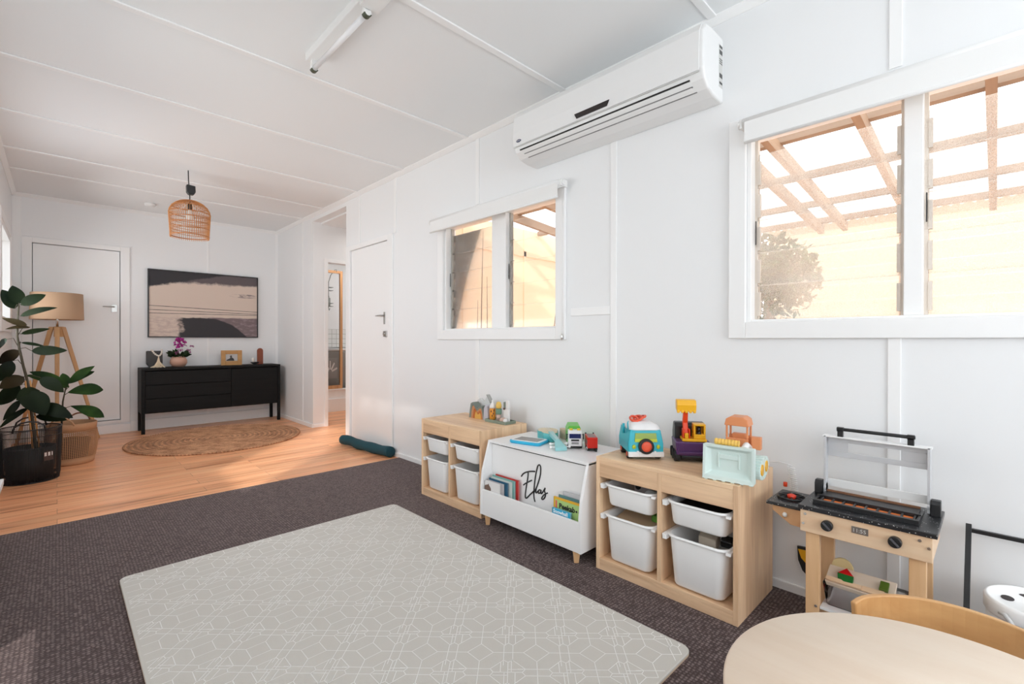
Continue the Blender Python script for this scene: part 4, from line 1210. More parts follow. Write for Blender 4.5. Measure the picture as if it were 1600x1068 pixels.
for i, (b0, t0, wd) in enumerate(LV):
    y0 = Yp + rd.uniform(-0.02, 0.02); y1 = Yp + (-0.14 if i in (15, 18) else rd.uniform(-0.09, 0.09))
    if t0[0] < -0.28: y1 = Yp + rd.uniform(-0.05, 0.1)
    bm = new()
    nrm = (rd.uniform(-.25, .25), -0.85, rd.uniform(0.1, 0.55))
    leafmesh(bm, (b0[0], y0, b0[1]), (t0[0], y1, t0[1]), wd * 1.08, nrm, rd.uniform(0.03, 0.10), 0.10, n=12, round_=0.8 if wd > 0.06 else 0.75, mi=0 if i not in (4, 5, 9, 12) else 1)
    # petiole
    sx_ = min(st, key=lambda q: abs(q[1] - b0[1] + 0.03))
    tube(bm, [(sx_[0], Yp, sx_[1]), ((sx_[0] + b0[0]) / 2, (Yp + y0) / 2, max(b0[1], sx_[1]) + 0.008), (b0[0], y0, b0[1])], 0.0025, 6, mi=2)
    # midrib
    B, T = Vector((b0[0], y0, b0[1])), Vector((t0[0], y1, t0[1]))
    obj('leaf', bm, [rub, rub2, stemm], t)
bm = new(); lathe(bm, [(0.13, 0.02), (0.15, 0.26), (0.142, 0.26), (0.138, 0.235), (0.0, 0.235)], (BX, BY, 0), 32); obj('nursery_pot', bm, mat('pot_black', (0.02, 0.02, 0.02), 0.6), t)
t = thing('wire_basket', 'tall black wire plant basket around the rubber plant', 'basket', (BX, BY, 0))
bm = new()
for i in range(120):
    a = 2 * math.pi * i / 120
    tube(bm, [(BX + r_ * math.cos(a), BY + r_ * math.sin(a), z) for r_, z in ((0.163, 0.006), (0.170, 0.05), (0.180, 0.40), (0.178, 0.412))], 0.0017, 4, caps=False)
for r_, z, q in ((0.163, 0.006, 0.004), (0.180, 0.412, 0.0045), (0.179, 0.355, 0.0022)):
    tube(bm, [(BX + r_ * math.cos(a), BY + r_ * math.sin(a), z) for a in [2 * math.pi * k_ / 64 for k_ in range(64)]], q, 6, closed=True)
lathe(bm, [(0.163, 0.003), (0.0, 0.003)], (BX, BY, 0), 32)
obj('wires', bm, black, t)
for s in (-1, 1):
    bm = new()
    c = Vector((BX, BY, 0.41)); 
    yy = 0.10 * s
    tube(bm, [(BX - 0.09, BY + yy * 1.55, 0.40), (BX - 0.08, BY + yy * 1.55, 0.44), (BX - 0.045, BY + yy * 1.55, 0.468), (BX, BY + yy * 1.55, 0.476), (BX + 0.045, BY + yy * 1.55, 0.468), (BX + 0.08, BY + yy * 1.55, 0.44), (BX + 0.09, BY + yy * 1.55, 0.40)], 0.006, 8)
    obj('handle', bm, black, t)
lbc = Vector((BX, BY, 0)) + Vector((0.103, -0.145, 0)); nn = Vector((0.103, -0.145, 0)).normalized(); ss = Vector((nn.y, -nn.x, 0)) * -1
bm = new(); hexa(bm, [lbc + ss * (q * 0.033) + nn * e + Vector((0, 0, z)) for z in (0.165, 0.235) for q, e in ((-1, 0), (1, 0), (1, 0.002), (-1, 0.002))])
tg = obj('swing_tag', bm, mat('tag_dark', (0.06, 0.035, 0.03), 0.7), t)
bm = new()
for j in range(7):
    if j % 3 != 2:
        hexa(bm, [lbc + ss * (-0.027 + 0.008 * j + q) + nn * e + Vector((0, 0, z)) for z in (0.20, 0.228) for q, e in ((0, 0.0022), (0.004, 0.0022), (0.004, 0.003), (0, 0.003))])
obj('tag_print', bm, plast2, tg)

SGX, SGY = 0.095, 5.76
sea = mat('seagrass', (0.52, 0.29, 0.155), 0.8, bump=(90, 0.9))
t = thing('woven_basket', 'tan woven seagrass basket on the wooden floor behind the black basket', 'basket', (SGX, SGY, 0))
bm = new(); lathe(bm, [(0.145, 0.0), (0.152, 0.01), (0.16, 0.06), (0.156, 0.06), (0.145, 0.012), (0.0, 0.01)], (SGX, SGY, 0), 40); obj('base_band', bm, sea, t)
bm = new(); lathe(bm, [(0.168, 0.29), (0.173, 0.355), (0.168, 0.362), (0.163, 0.355), (0.163, 0.29)], (SGX, SGY, 0), 40); obj('rim_band', bm, sea, t)
bm = new()
rr_ = lambda z: 0.158 + 0.012 * math.sin(math.pi * (z - 0.05) / 0.3) + 0.006 * (z / 0.3)
for i in range(78):
    a = 2 * math.pi * i / 78
    tube(bm, [(SGX + rr_(z) * math.cos(a + 0.02 * q), SGY + rr_(z) * math.sin(a + 0.02 * q), z) for q, z in ((0, 0.055), (1, 0.13), (2, 0.21), (1, 0.295))], 0.0026, 5, caps=False)
for i in range(17):
    z = 0.062 + i * 0.0142
    tube(bm, [(SGX + (rr_(z) + 0.0015 * math.sin(q * 39 / 1.0)) * math.cos(2 * math.pi * q / 60), SGY + rr_(z) * math.sin(2 * math.pi * q / 60), z) for q in range(60)], 0.0027, 5, closed=True)
obj('open_weave', bm, sea, t)
for s, col in ((-1, sea), (1, mat('handle_brown', (0.25, 0.10, 0.05), 0.6))):
    a0 = R(200) if s < 0 else R(20)
    bm = new(); pts = []
    for q in range(11):
        u = q / 10; a = (R(215) + R(60) * u) if s < 0 else (R(40) + R(60) * u)
        pts.append((SGX + 0.170 * math.cos(a), SGY + 0.170 * math.sin(a), 0.35 + 0.072 * math.sin(math.pi * u) ** 0.6))
    tube(bm, pts, 0.007, 8); obj('handle', bm, col, t)
t = thing('fiddle_leaf_fig', 'young fiddle-leaf fig with broad green leaves in the woven basket', 'potted plant', (SGX, SGY, 0.014))
fid = leaf_material('fiddle_leaf', (0.010, 0.028, 0.007), (0.035, 0.080, 0.018), 6)
Yf = 5.7
bm = new(); tube(bm, [(0.03, Yf + 0.03, 0.22), (0.03, Yf, 0.359), (0.038, Yf, 0.558), (0.060, Yf, 0.70)], [0.008, 0.007, 0.006, 0.004], 8); obj('stem', bm, stemm, t)
FL = [((0.077, 0.681), (-0.163, 0.83), 0.088), ((0.065, 0.672), (-0.19, 0.80), 0.066), ((0.065, 0.714), (0.247, 0.811), 0.072), ((0.073, 0.634), (0.303, 0.644), 0.128),
      ((0.088, 0.511), (0.308, 0.396), 0.105), ((0.065, 0.70), (0.035, 0.80), 0.066), ((0.075, 0.712), (0.25, 0.862), 0.074), ((0.06, 0.50), (-0.09, 0.43), 0.10)]
for i, (b0, t0, wd) in enumerate(FL):
    bm = new()
    y0, y1 = Yf, Yf + (-0.06, 0.05, 0.03, -0.05, -0.08, 0.06, 0.0, 0.05)[i]
    leafmesh(bm, (b0[0], y0, b0[1]), (t0[0], y1, t0[1]), wd, (0.05, -0.8, 0.6), 0.08, 0.25, n=12, round_=1.25 if i in (3, 4) else 0.9, wavy=0.5, seed=i)
    zs = min(b0[1], 0.68); tube(bm, [(0.038 + (zs - 0.558) * 0.15, Yf, zs - 0.02), (b0[0], y0, b0[1])], 0.0028, 6, mi=1)
    obj('leaf', bm, [fid, stemm], t)
bm = new(); lathe(bm, [(0.10, 0.014), (0.13, 0.21), (0.124, 0.21), (0.12, 0.19), (0.0, 0.19)], (SGX, SGY, 0), 28); obj('nursery_pot', bm, mat('pot_black', (0.02, 0.02, 0.02), 0.6), t)

# low white table at the left edge
t = thing('side_table', 'white low side table whose corner shows at the left edge of the picture', 'table', (-0.26, 3.2, 0.008))
bm = new(); box(bm, XL + 0.005, -0.192, 2.9, 3.475, 0.372, 0.40); obj('tabletop', bm, lacq, t, 0.002)
for x in (XL + 0.012, -0.225):
    for y in (2.92, 3.42):
        bm = new(); box(bm, x, x + 0.02, y, y + 0.02, 0.008, 0.372); obj('leg', bm, lacq, t, 0.002)

# ------------------------------------------------------------------ play mat
CZ = 0.008
t = thing('play_mat', 'grey foam play mat with white geometric line pattern on the carpet', 'play mat', (0.90, 1.745, CZ))
MX0, MX1, MY0, MY1, MZ = 0.20, 1.595, 0.735, 2.757, 0.0235
bm = new(); ring = rrect(MX1 - MX0, MY1 - MY0, 0.035); cxm, cym = (MX0 + MX1) / 2, (MY0 + MY1) / 2
loft(bm, [[(cxm + a * s, cym + b * s, z) for a, b in ring] for s, z in ((0.999, CZ), (1.0, CZ + 0.002), (1.0, CZ + 0.008))], smooth=False)
obj('foam_underside', bm, mat('mat_beige', (0.60, 0.44, 0.31), 0.7), t)
bm = new(); loft(bm, [[(cxm + a * s, cym + b * s, z) for a, b in ring] for s, z in ((1.0, CZ + 0.008), (1.0, MZ - 0.002), (0.998, MZ))], smooth=False)
obj('foam_top', bm, mat('mat_grey', (0.60, 0.575, 0.53), 0.6, bump=(400, 0.3)), t)
segs = []
def sg(*p):
    for a, b in zip(p[:-1], p[1:]): segs.append((a, b))
q = 0.23
for sx in (1, -1):
    for sy in (1, -1):
        sg((0.0, sy * q), (sx * q, 0.0))                                   # diamond
        f = lambda u, v: (sx * u, sy * v)
        sg(f(0.42, 0.20), f(0.20, 0.42))                                    # octagon side
        sg(f(0.42, 0.0), f(0.42, 0.20)); sg(f(0.0, 0.42), f(0.20, 0.42))
        sg(f(0.42, 0.20), f(0.5, 0.255)); sg(f(0.20, 0.42), f(0.255, 0.5))
    sg((sx * q, 0.0), (sx * 0.5, 0.0)); sg((0.0, sx * q), (0.0, sx * 0.5))
    sg((0.5, sx * 0.255), (0.5, sx * 0.5)); sg((sx * 0.255, 0.5), (sx * 0.5, 0.5))
sg((0.42, 0.20), (0.42, 0.33)); sg((-0.33, 0.42), (-0.2, 0.42)); sg((0.375, 0.245), (0.375, 0.5)); sg((-0.375, -0.245), (-0.375, -0.5))
sg((0.245, -0.43), (0.5, -0.43)); sg((-0.245, 0.43), (-0.5, 0.43)); sg((0.56 - 1, 0.19), (0.56 - 1, 0.5)); sg((0.44, -0.19), (0.44, -0.5))
P_ = 0.193; eu = Vector((1, -1, 0)) / math.sqrt(2); ev = Vector((-1, -1, 0)) / math.sqrt(2); o0 = Vector((1.321, 1.781, 0))
def clip(a, b):
    t0, t1 = 0.0, 1.0; dx, dy = b.x - a.x, b.y - a.y
    mg = 0.012
    for p_, q_ in ((-dx, a.x - MX0 - mg), (dx, MX1 - mg - a.x), (-dy, a.y - MY0 - mg), (dy, MY1 - mg - a.y)):
        if abs(p_) < 1e-9:
            if q_ < 0: return None
        else:
            r__ = q_ / p_
            if p_ < 0: t0 = max(t0, r__)
            else: t1 = min(t1, r__)
    if t0 >= t1: return None
    return a + (b - a) * t0, a + (b - a) * t1
bm = new(); hw = 0.0013
for i in range(-12, 13):
    for j in range(-12, 13):
        c0 = o0 + eu * P_ * i + ev * P_ * j
        if not (MX0 - 0.3 < c0.x < MX1 + 0.3 and MY0 - 0.3 < c0.y < MY1 + 0.3): continue
        for a, b in segs:
            r_ = clip(c0 + eu * P_ * a[0] + ev * P_ * a[1], c0 + eu * P_ * b[0] + ev * P_ * b[1])
            if not r_: continue
            A, B = r_
            d_ = (B - A)
            if d_.length < 0.002: continue
            d_.normalize(); s_ = Vector((-d_.y, d_.x, 0)) * hw
            A = A - d_ * hw * 0.5; B = B + d_ * hw * 0.5
            z_ = Vector((0, 0, MZ + 0.0003))
            bm.faces.new([bm.verts.new(A - s_ + z_), bm.verts.new(B - s_ + z_), bm.verts.new(B + s_ + z_), bm.verts.new(A + s_ + z_)])
ol = obj('line_pattern', bm, mat('line_white', (0.90, 0.89, 0.86), 0.6), t)

# ------------------------------------------------------------------ toy storage units with bins
SH = 0.545
def storage(y0, lab):
    y1 = y0 + 0.655; x0, x1 = 1.86, 2.258; th = 0.019; ym = (y0 + y1) / 2
    t = thing('toy_storage', lab, 'storage unit', ((x0 + x1) / 2, ym, CZ))
    bm = new(); box(bm, x0, x1, y0 + th, y1 - th, SH - 0.018, SH); obj('top_panel', bm, oakY, t, 0.001)
    for y in (y0, y1 - th):
        bm = new(); box(bm, x0, x1, y, y + th, CZ, SH); obj('side_panel', bm, oakZ, t, 0.001)
    bm = new(); box(bm, x0 + 0.001, x1 - 0.01, ym - th / 2, ym + th / 2, 0.062, SH - 0.018); obj('divider', bm, oakZ, t, 0.001)
    bm = new(); box(bm, x0 + 0.001, x1, y0 + th, y1 - th, 0.045, 0.062); obj('bottom_shelf', bm, oakY, t, 0.001)
    bm = new(); box(bm, x0 + 0.001, x0 + 0.017, y0 + th, y1 - th, CZ, 0.0445); obj('plinth', bm, oakY, t, 0.001)
    for a, b in ((y0 + th, ym - th / 2), (ym + th / 2, y1 - th)):
        bm = new(); box(bm, x0 + 0.002, x0 + 0.016, a, b, SH - 0.095, SH - 0.0185); obj('top_rail', bm, oakY, t, 0.001)
        for z in (0.272, 0.417):     # runner grooves
            for yy, s in ((a, 1), (b, -1)):
                bm = new(); ya, yb = sorted((yy, yy + s * 0.006)); box(bm, x0 + 0.02, x1 - 0.012, ya, yb, z - 0.006, z); obj('runner', bm, plast, t)
    bm = new(); box(bm, x1 - 0.004, x1, y0 + th, y1 - th, 0.062, SH - 0.018); obj('back_panel', bm, oakY, t)
    return t
storage(0.68, 'oak toy storage unit beside the toy grill, with the toy vehicles on top')
storage(2.185, 'oak toy storage unit left of the white book box, with the wooden toys on top')

def make_bin(h, x, y, z, lab):
    """open tub, tapered, with a rim flange that carries side wings; local coords, origin bottom centre"""
    t = thing('storage_bin', lab, 'storage bin', (x, y, z), group='white bins in the oak storage units')
    L0, W0 = 0.36, 0.275       # rim size
    tp = 0.10 if h > 0.15 else 0.07
    def ring(l, w_, zz, r=0.04): return [(a, b, zz) for a, b in rrect(l, w_, r, 5)]
    bm = new()
    k0 = 1 - tp * 2.0
    loft(bm, [ring(L0 * 0.86, W0 * (0.74 if h > 0.15 else 0.80), 0.0, 0.03), ring(L0 * 0.89, W0 * (0.77 if h > 0.15 else 0.83), 0.008, 0.035), ring(L0 * 0.95, W0 * 0.90, h - 0.018, 0.045), ring(L0 * 0.95, W0 * 0.90, h - 0.006, 0.045),
              ring(L0 * 0.93, W0 * 0.88, h - 0.006, 0.045), ring(L0 * 0.87, W0 * 0.76, 0.012, 0.035)])
    obj('tub', bm, plast2, t, world=False)
    bm = new()
    loft(bm, [ring(L0 * 0.945, W0 * 0.895, h - 0.012, 0.045), ring(L0, W0 * 0.965, h - 0.010, 0.05), ring(L0, W0 * 0.965, h - 0.003, 0.05), ring(L0 * 0.98, W0 * 0.945, h, 0.05), ring(L0 * 0.93, W0 * 0.885, h - 0.002, 0.045)], False, False)
    # side wings that run in the grooves
    for s in (-1, 1):
        ya, yb = sorted((s * W0 * 0.45, s * (W0 * 0.5 + 0.004)))
        box(bm, -L0 / 2 + 0.004, L0 / 2 - 0.03, ya, yb, h - 0.014, h - 0.004)
        if s > 0: box(bm, -L0 / 2 + 0.006, -L0 / 2 + 0.035, ya, yb, h - 0.026, h - 0.012)
    obj('rim', bm, plast2, t, world=False)
    return t
protoS = protoL = None
names = {0.68: ('oak unit beside the toy grill', 'right', 'left'), 2.185: ('oak unit with the wooden toys on top', 'right', 'left')}
BINS = []
for y0 in (0.68, 2.185):
    ym = y0 + 0.3275; th = 0.019
    for side, yc in (('right', (y0 + th + ym - th / 2) / 2), ('left', (ym + th / 2 + y0 + 0.655 - th) / 2)):
        unit = names[y0][0]
        xs = 1.852 + 0.18
        labS = 'shallow white bin, upper %s of the %s' % (side, unit)
        labL = 'deep white bin, lower %s of the %s' % (side, unit)
        if protoS is None:
            protoS = make_bin(0.100, xs, yc, 0.325, labS); protoL = make_bin(0.212, xs, yc, 0.07, labL); BINS.append((xs, yc))
        else:
            a = copy_tree(protoS, (xs, yc, 0.325)); a['label'] = labS
            b = copy_tree(protoL, (xs, yc, 0.07)); b['label'] = labL; BINS.append((xs, yc))

# things seen in the bins
def in_bin(x, y, z, kind, lab, cat, name, col, r=0.03, m2=None):
    t = thing(name, lab, cat, (x, y, z))
    bm = new()
    if kind == 'ball': ball(bm, (x, y, z + r), r, 0, 18)
    if kind == 'cam':
        box(bm, x - 0.03, x + 0.03, y - 0.04, y + 0.04, z, z + 0.055)
    if kind == 'sheet':
        hexa(bm, [(x - 0.12, y - 0.1, z), (x + 0.1, y - 0.1, z + 0.04), (x + 0.1, y + 0.1, z + 0.05), (x - 0.12, y + 0.1, z + 0.01), (x - 0.12, y - 0.1, z + 0.008), (x + 0.1, y - 0.1, z + 0.048), (x + 0.1, y + 0.1, z + 0.058), (x - 0.12, y + 0.1, z + 0.018)])
    if kind == 'case': box(bm, x - 0.13, x + 0.13, y - 0.10, y + 0.10, z, z + 0.06)
    if kind == 'block': hexa(bm, [(x - r, y - r, z), (x + r, y - r * 0.6, z), (x + r * 0.8, y + r, z + 0.01), (x - r * 0.9, y + r * 0.7, z), (x - r, y - r, z + r), (x + r, y - r * 0.6, z + r * 1.2), (x + r * 0.8, y + r, z + r * 1.3), (x - r * 0.9, y + r * 0.7, z + r)])
    obj('body', bm, col, t, 0.004 if kind != 'ball' else 0)
    if kind == 'cam':
        bm = new(); lathe(bm, [(0.014, -0.036), (0.014, -0.028)], (x, y + 0.018, z + 0.035), 16, axis='X'); obj('lens', bm, blackp, t)
    return t
(bx, by), (bx2, by2) = BINS[1], BINS[0]
in_bin(bx - 0.02, by - 0.005, 0.372, 'cam', 'grey-lilac toy camera with black lens in the upper left bin beside the grill unit', 'toy', 'toy_camera', mat('lilac_grey', (0.45, 0.41, 0.42), 0.5))
in_bin(bx - 0.07, by - 0.066, 0.345, 'ball', 'pale grey ball in the upper left bin of the unit beside the grill', 'ball', 'toy_ball', mat('ball_grey', (0.62, 0.66, 0.67), 0.4), 0.034)
in_bin(bx2, by2, 0.345, 'case', 'flat black toy case filling the upper right bin of the unit beside the grill', 'toy', 'toy_case', blackp)
in_bin(bx, by, 0.235, 'sheet', 'tan wooden puzzle board in the lower left bin of the unit beside the grill', 'puzzle', 'puzzle_board', mat('ply_tan', (0.52, 0.37, 0.24), 0.6))
in_bin(bx - 0.03, by - 0.08, 0.262, 'block', 'green and orange puzzle piece lying on the tan puzzle board', 'puzzle piece', 'puzzle_piece', mat('leafgreen', (0.10, 0.28, 0.03), 0.5), 0.03)
in_bin(bx2 - 0.03, by2 + 0.0, 0.225, 'block', 'crumpled cream soft toy in the lower right bin of the unit beside the grill', 'toy', 'soft_toy', mat('cream_cloth', (0.60, 0.52, 0.42), 0.8), 0.045)
in_bin(bx2 - 0.02, by2 - 0.07, 0.24, 'block', 'black toy block beside the cream soft toy in the lower right bin', 'toy', 'toy_block', blackp, 0.028)
in_bin(bx2 - 0.0, by2 - 0.11, 0.22, 'block', 'orange toy block at the right side of the lower right bin', 'toy', 'toy_block', mat('toy_orange', (0.55, 0.25, 0.05), 0.5), 0.026)

# ------------------------------------------------------------------ white book box
t = thing('book_box', 'white toy box with book pocket and the name Elias on its front', 'toy box', (2.03, 1.765, CZ))
by0, by1 = 1.39, 2.14; BT = 0.497
side = [(1.812, 0.066), (1.812, 0.235), (1.822, 0.32), (1.876, BT - 0.004), (2.255, BT - 0.004), (2.255, 0.066)]
for y in (by0, by1 - 0.016):
    bm = new(); prism(bm, side, y, y + 0.016, 'Y'); obj('side_panel', bm, lacq, t, 0.0015)
bm = new(); box(bm, 1.874, 2.257, by0, by1, BT - 0.014, BT); obj('lid', bm, lacq, t, 0.0015)
bm = new(); box(bm, 1.893, 1.905, by0 + 0.016, by1 - 0.016, 0.075, BT - 0.024); fp = obj('front_panel', bm, lacq, t, 0.001)
bm = new(); box(bm, 1.8915, 1.899, by0 + 0.045, by1 - 0.10, BT - 0.0235, BT - 0.0145); obj('finger_gap', bm, dark, t)
bm = new(); box(bm, 1.814, 1.826, by0 + 0.016, by1 - 0.016, 0.066, 0.216); box(bm, 1.826, 2.25, by0 + 0.016, by1 - 0.016, 0.066, 0.078); obj('book_pocket', bm, lacq, t, 0.0015)
bm = new(); box(bm, 2.243, 2.255, by0 + 0.016, by1 - 0.016, 0.078, BT - 0.014); obj('back_panel', bm, lacq, t)
for x in (1.835, 2.225):
    for y in (by0 + 0.045, by1 - 0.045):
        bm = new(); lathe(bm, [(0.016, CZ), (0.025, 0.066)], (x, y, 0), 4, smooth=False); obj('leg', bm, pineZ, t, 0.002)
bm = new()
for s in [
 [(1.872, 0.328), (1.861, 0.343), (1.842, 0.356), (1.812, 0.368), (1.782, 0.375), (1.766, 0.377)],
 [(1.818, 0.361), (1.821, 0.333), (1.827, 0.305), (1.834, 0.271), (1.84, 0.237), (1.839, 0.215), (1.826, 0.219), (1.804, 0.241), (1.782, 0.261), (1.769, 0.274)],
 [(1.855, 0.283), (1.841, 0.294), (1.815, 0.31), (1.79, 0.324)],
 [(1.782, 0.259), (1.76, 0.283), (1.743, 0.318), (1.728, 0.363), (1.724, 0.396), (1.726, 0.414), (1.735, 0.42), (1.746, 0.41), (1.756, 0.379), (1.766, 0.334), (1.772, 0.291), (1.775, 0.253), (1.772, 0.227), (1.766, 0.21)],
 [(1.769, 0.265), (1.76, 0.28), (1.755, 0.293), (1.759, 0.278), (1.76, 0.263), (1.753, 0.264), (1.745, 0.273)],
 [(1.725, 0.284), (1.733, 0.284), (1.741, 0.274), (1.739, 0.264), (1.728, 0.269), (1.721, 0.284), (1.723, 0.269), (1.716, 0.268), (1.705, 0.282)],
 [(1.705, 0.282), (1.691, 0.303), (1.697, 0.287), (1.69, 0.273), (1.691, 0.257), (1.702, 0.241), (1.714, 0.237), (1.714, 0.247), (1.697, 0.266), (1.673, 0.281)]]:
    # smooth the stroke
    pp = [Vector((1.8915, a, b)) for a, b in s]
    out = []
    for i in range(len(pp) - 1):
        p0, p1, p2, p3 = pp[max(i - 1, 0)], pp[i], pp[i + 1], pp[min(i + 2, len(pp) - 1)]
        for q_ in range(4):
            u = q_ / 4
            out.append(0.5 * ((2 * p1) + (-p0 + p2) * u + (2 * p0 - 5 * p1 + 4 * p2 - p3) * u * u + (-p0 + 3 * p1 - 3 * p2 + p3) * u ** 3))
    out.append(pp[-1])
    tube(bm, out, 0.0040, 6)
obj('name_lettering', bm, blackp, fp, label='black script lettering reading Elias')

# books in the pocket
def book(y0, y1, z0, z1, x, th, m, lab, group=None, cover=None):
    t = thing('book', lab, 'book', (x, (y0 + y1) / 2, z0))
    bm = new(); box(bm, x, x + 0.0015, y0, y1, z0, z1, 0); box(bm, x + th - 0.0015, x + th, y0, y1, z0, z1, 0); box(bm, x, x + th, y1 - 0.002, y1, z0, z1, 0)
    obj('cover', bm, m, t)
    bm = new(); box(bm, x + 0.0015, x + th - 0.0015, y0 + 0.002, y1 - 0.002, z0 + 0.002, z1 - 0.002); obj('pages', bm, mat('paper', (0.72, 0.70, 0.66), 0.8), t)
    return t
white_b = mat('book_white', (0.78, 0.77, 0.76), 0.5)
b1 = book(1.985, 2.118, 0.082, 0.268, 1.829, 0.007, white_b, 'white book with a brown hippo on its cover, front of the left pile')
bm = new()
hp = [(2.117, 0.20), (2.117, 0.236), (2.105, 0.243), (2.09, 0.247), (2.082, 0.254), (2.08, 0.246), (2.07, 0.238), (2.062, 0.228), (2.062, 0.217), (2.07, 0.210), (2.082, 0.212), (2.086, 0.205), (2.092, 0.20)]
prism(bm, hp, 1.8280, 1.829, 'X'); obj('hippo_picture', bm, mat('hippo_brown', (0.16, 0.10, 0.075), 0.6), b1)
book(1.963, 2.108, 0.082, 0.272, 1.838, 0.006, mat('book_grey', (0.50, 0.47, 0.48), 0.5), 'pale grey book second from the front of the left pile')
book(1.935, 2.098, 0.082, 0.282, 1.846, 0.007, mat('book_blue', (0.01, 0.09, 0.17), 0.4), 'dark blue board book in the middle of the left pile')
book(1.915, 2.092, 0.082, 0.290, 1.855, 0.007, mat('book_pale', (0.60, 0.66, 0.62), 0.5), 'pale mint book behind the dark blue one in the left pile')
book(1.898, 2.088, 0.082, 0.298, 1.864, 0.007, mat('book_teal', (0.22, 0.45, 0.42), 0.5), 'teal book second from the back of the left pile')
book(1.876, 2.070, 0.082, 0.305, 1.873, 0.008, mat('book_red', (0.50, 0.03, 0.025), 0.4), 'red board book at the back of the left pile')
b1 = book(1.411, 1.553, 0.082, 0.322, 1.876, 0.006, mat('book_lightgrey', (0.60, 0.60, 0.62), 0.5), 'light grey book at the back of the right pile')
book(1.412, 1.575, 0.082, 0.302, 1.866, 0.006, mat('book_slate', (0.12, 0.27, 0.28), 0.5), 'slate blue book second from the back of the right pile')
b1 = book(1.412, 1.598, 0.082, 0.290, 1.853, 0.009, mat('book_yellow', (0.80, 0.45, 0.02), 0.4), 'yellow-edged green peekaboo book in the right pile')
bm = new(); box(bm, 1.8518, 1.853, 1.412, 1.586, 0.10, 0.280); obj('cover_picture', bm, mat('book_green', (0.42, 0.62, 0.22), 0.5), b1)
bm = new(); box(bm, 1.8512, 1.8519, 1.573, 1.584, 0.235, 0.275); obj('red_corner', bm, mat('coral', (0.75, 0.16, 0.12), 0.5), b1)
lc = b1.location
text('title', 'Peekab', 0.036, blackp, b1, plane_matrix((1.8510 - lc.x, 1.560 - lc.y, 0.240 - lc.z), (0, -1, 0), (0, 0, 1)), bold=0.0012)
bm = new()
for yy in (1.447, 1.429): lathe(bm, [(0.0055, 1.8502), (0.0055, 1.8518)], (0, yy, 0.248), 14, axis='X')
obj('title_dots', bm, blackp, b1)
b1 = book(1.470, 1.590, 0.082, 0.240, 1.832, 0.010, mat('book_sky', (0.03, 0.42, 0.66), 0.4), 'small sky blue board book at the front of the right pile')
lc = b1.location
text('title', 'Snowball', 0.0265, plast2, b1, plane_matrix((1.8314 - lc.x, 1.582 - lc.y, 0.2175 - lc.z), (0, -1, 0), (0, 0, 1)), bold=0.0004)

# ------------------------------------------------------------------ toys: local x = to the right, y = away, z = up
def vehicle(name, lab, cat, x, y, z, rz):
    return thing(name, lab, cat, (x, y, z), R(rz))
def wheel(bm, x, y, r, w_, mi=0):
    lathe(bm, [(r * 0.5, -w_ / 2), (r * 0.95, -w_ / 2), (r, -w_ * 0.3), (r, w_ * 0.3), (r * 0.95, w_ / 2), (r * 0.5, w_ / 2)], (x, y, r), 18, mi, axis='X')
def rwheel(parent, x, y, r, w_, m, hub=None):
    bm = new(); wheel(bm, x, y, r, w_); o = obj('wheel', bm, m, parent, world=False)
    if hub:
        bm = new(); lathe(bm, [(r * 0.5, -w_ / 2 - 0.001), (r * 0.5, w_ / 2 + 0.001)], (x, y, r), 14, axis='X'); obj('hubcap', bm, hub, o, world=False)

# tablet toy
t = vehicle('toy_tablet', 'blue-framed toy tablet lying on the white toy box', 'toy', 2.0, 1.915, BT, -76)
bm = new(); ring = rrect(0.205, 0.135, 0.022)
loft(bm, [[(a * s, b * s, zz) for a, b in ring] for s, zz in ((0.95, 0), (1, 0.005), (1, 0.014), (0.97, 0.018))]); obj('case', bm, mat('toy_azure', (0.02, 0.43, 0.68), 0.35), t, world=False)
bm = new(); loft(bm, [[(a * 0.93, b * 0.90, zz) for a, b in ring] for zz in (0.0175, 0.0195)]); obj('bezel', bm, plast2, t, world=False)
bm = new(); box(bm, -0.078, 0.078, -0.045, 0.045, 0.0195, 0.0202); sc_ = obj('screen', bm, mat('screen_grey', (0.25, 0.25, 0.25), 0.3), t, world=False)
bm = new()
for i in range(6):
    for j in range(3): box(bm, -0.072 + i * 0.0245, -0.054 + i * 0.0245, -0.038 + j * 0.027, -0.020 + j * 0.027, 0.0202, 0.0207)
obj('screen_buttons', bm, mat('button_grey', (0.36, 0.32, 0.30), 0.4), sc_, world=False)
# ukulele
t = vehicle('toy_ukulele', 'turquoise toy ukulele with pale top lying on the white toy box', 'toy ukulele', 2.155, 1.90, BT, 0)
cyan = mat('turquoise', (0.10, 0.50, 0.52), 0.35); cyl_ = mat('turquoise_light', (0.30, 0.62, 0.64), 0.35)
d1 = Vector((-0.225, -0.31, 0)).normalized()
ux = lambda a, b, z: Vector((0, 0, z)) + d1 * a + Vector((-d1.y, d1.x, 0)) * b
def outline(s, z):
    pts = []
    for q in range(36):
        a = 2 * math.pi * q / 36
        x = 0.095 * math.cos(a); y = (0.062 - 0.012 * math.cos(a) - 0.012 * math.exp(-((x - 0.02) / 0.02) ** 2)) * math.sin(a)
        pts.append(tuple(ux(x * s, y * s, z)))
    return pts
bm = new(); loft(bm, [outline(0.95, 0.0), outline(1, 0.006), outline(1.02, 0.048), outline(0.99, 0.05)]); obj('ukulele_body', bm, cyan, t, world=False)
bm = new(); loft(bm, [outline(0.985, 0.050), outline(0.985, 0.053)]); obj('soundboard', bm, mat('uke_top', (0.72, 0.62, 0.44), 0.5), t, world=False)
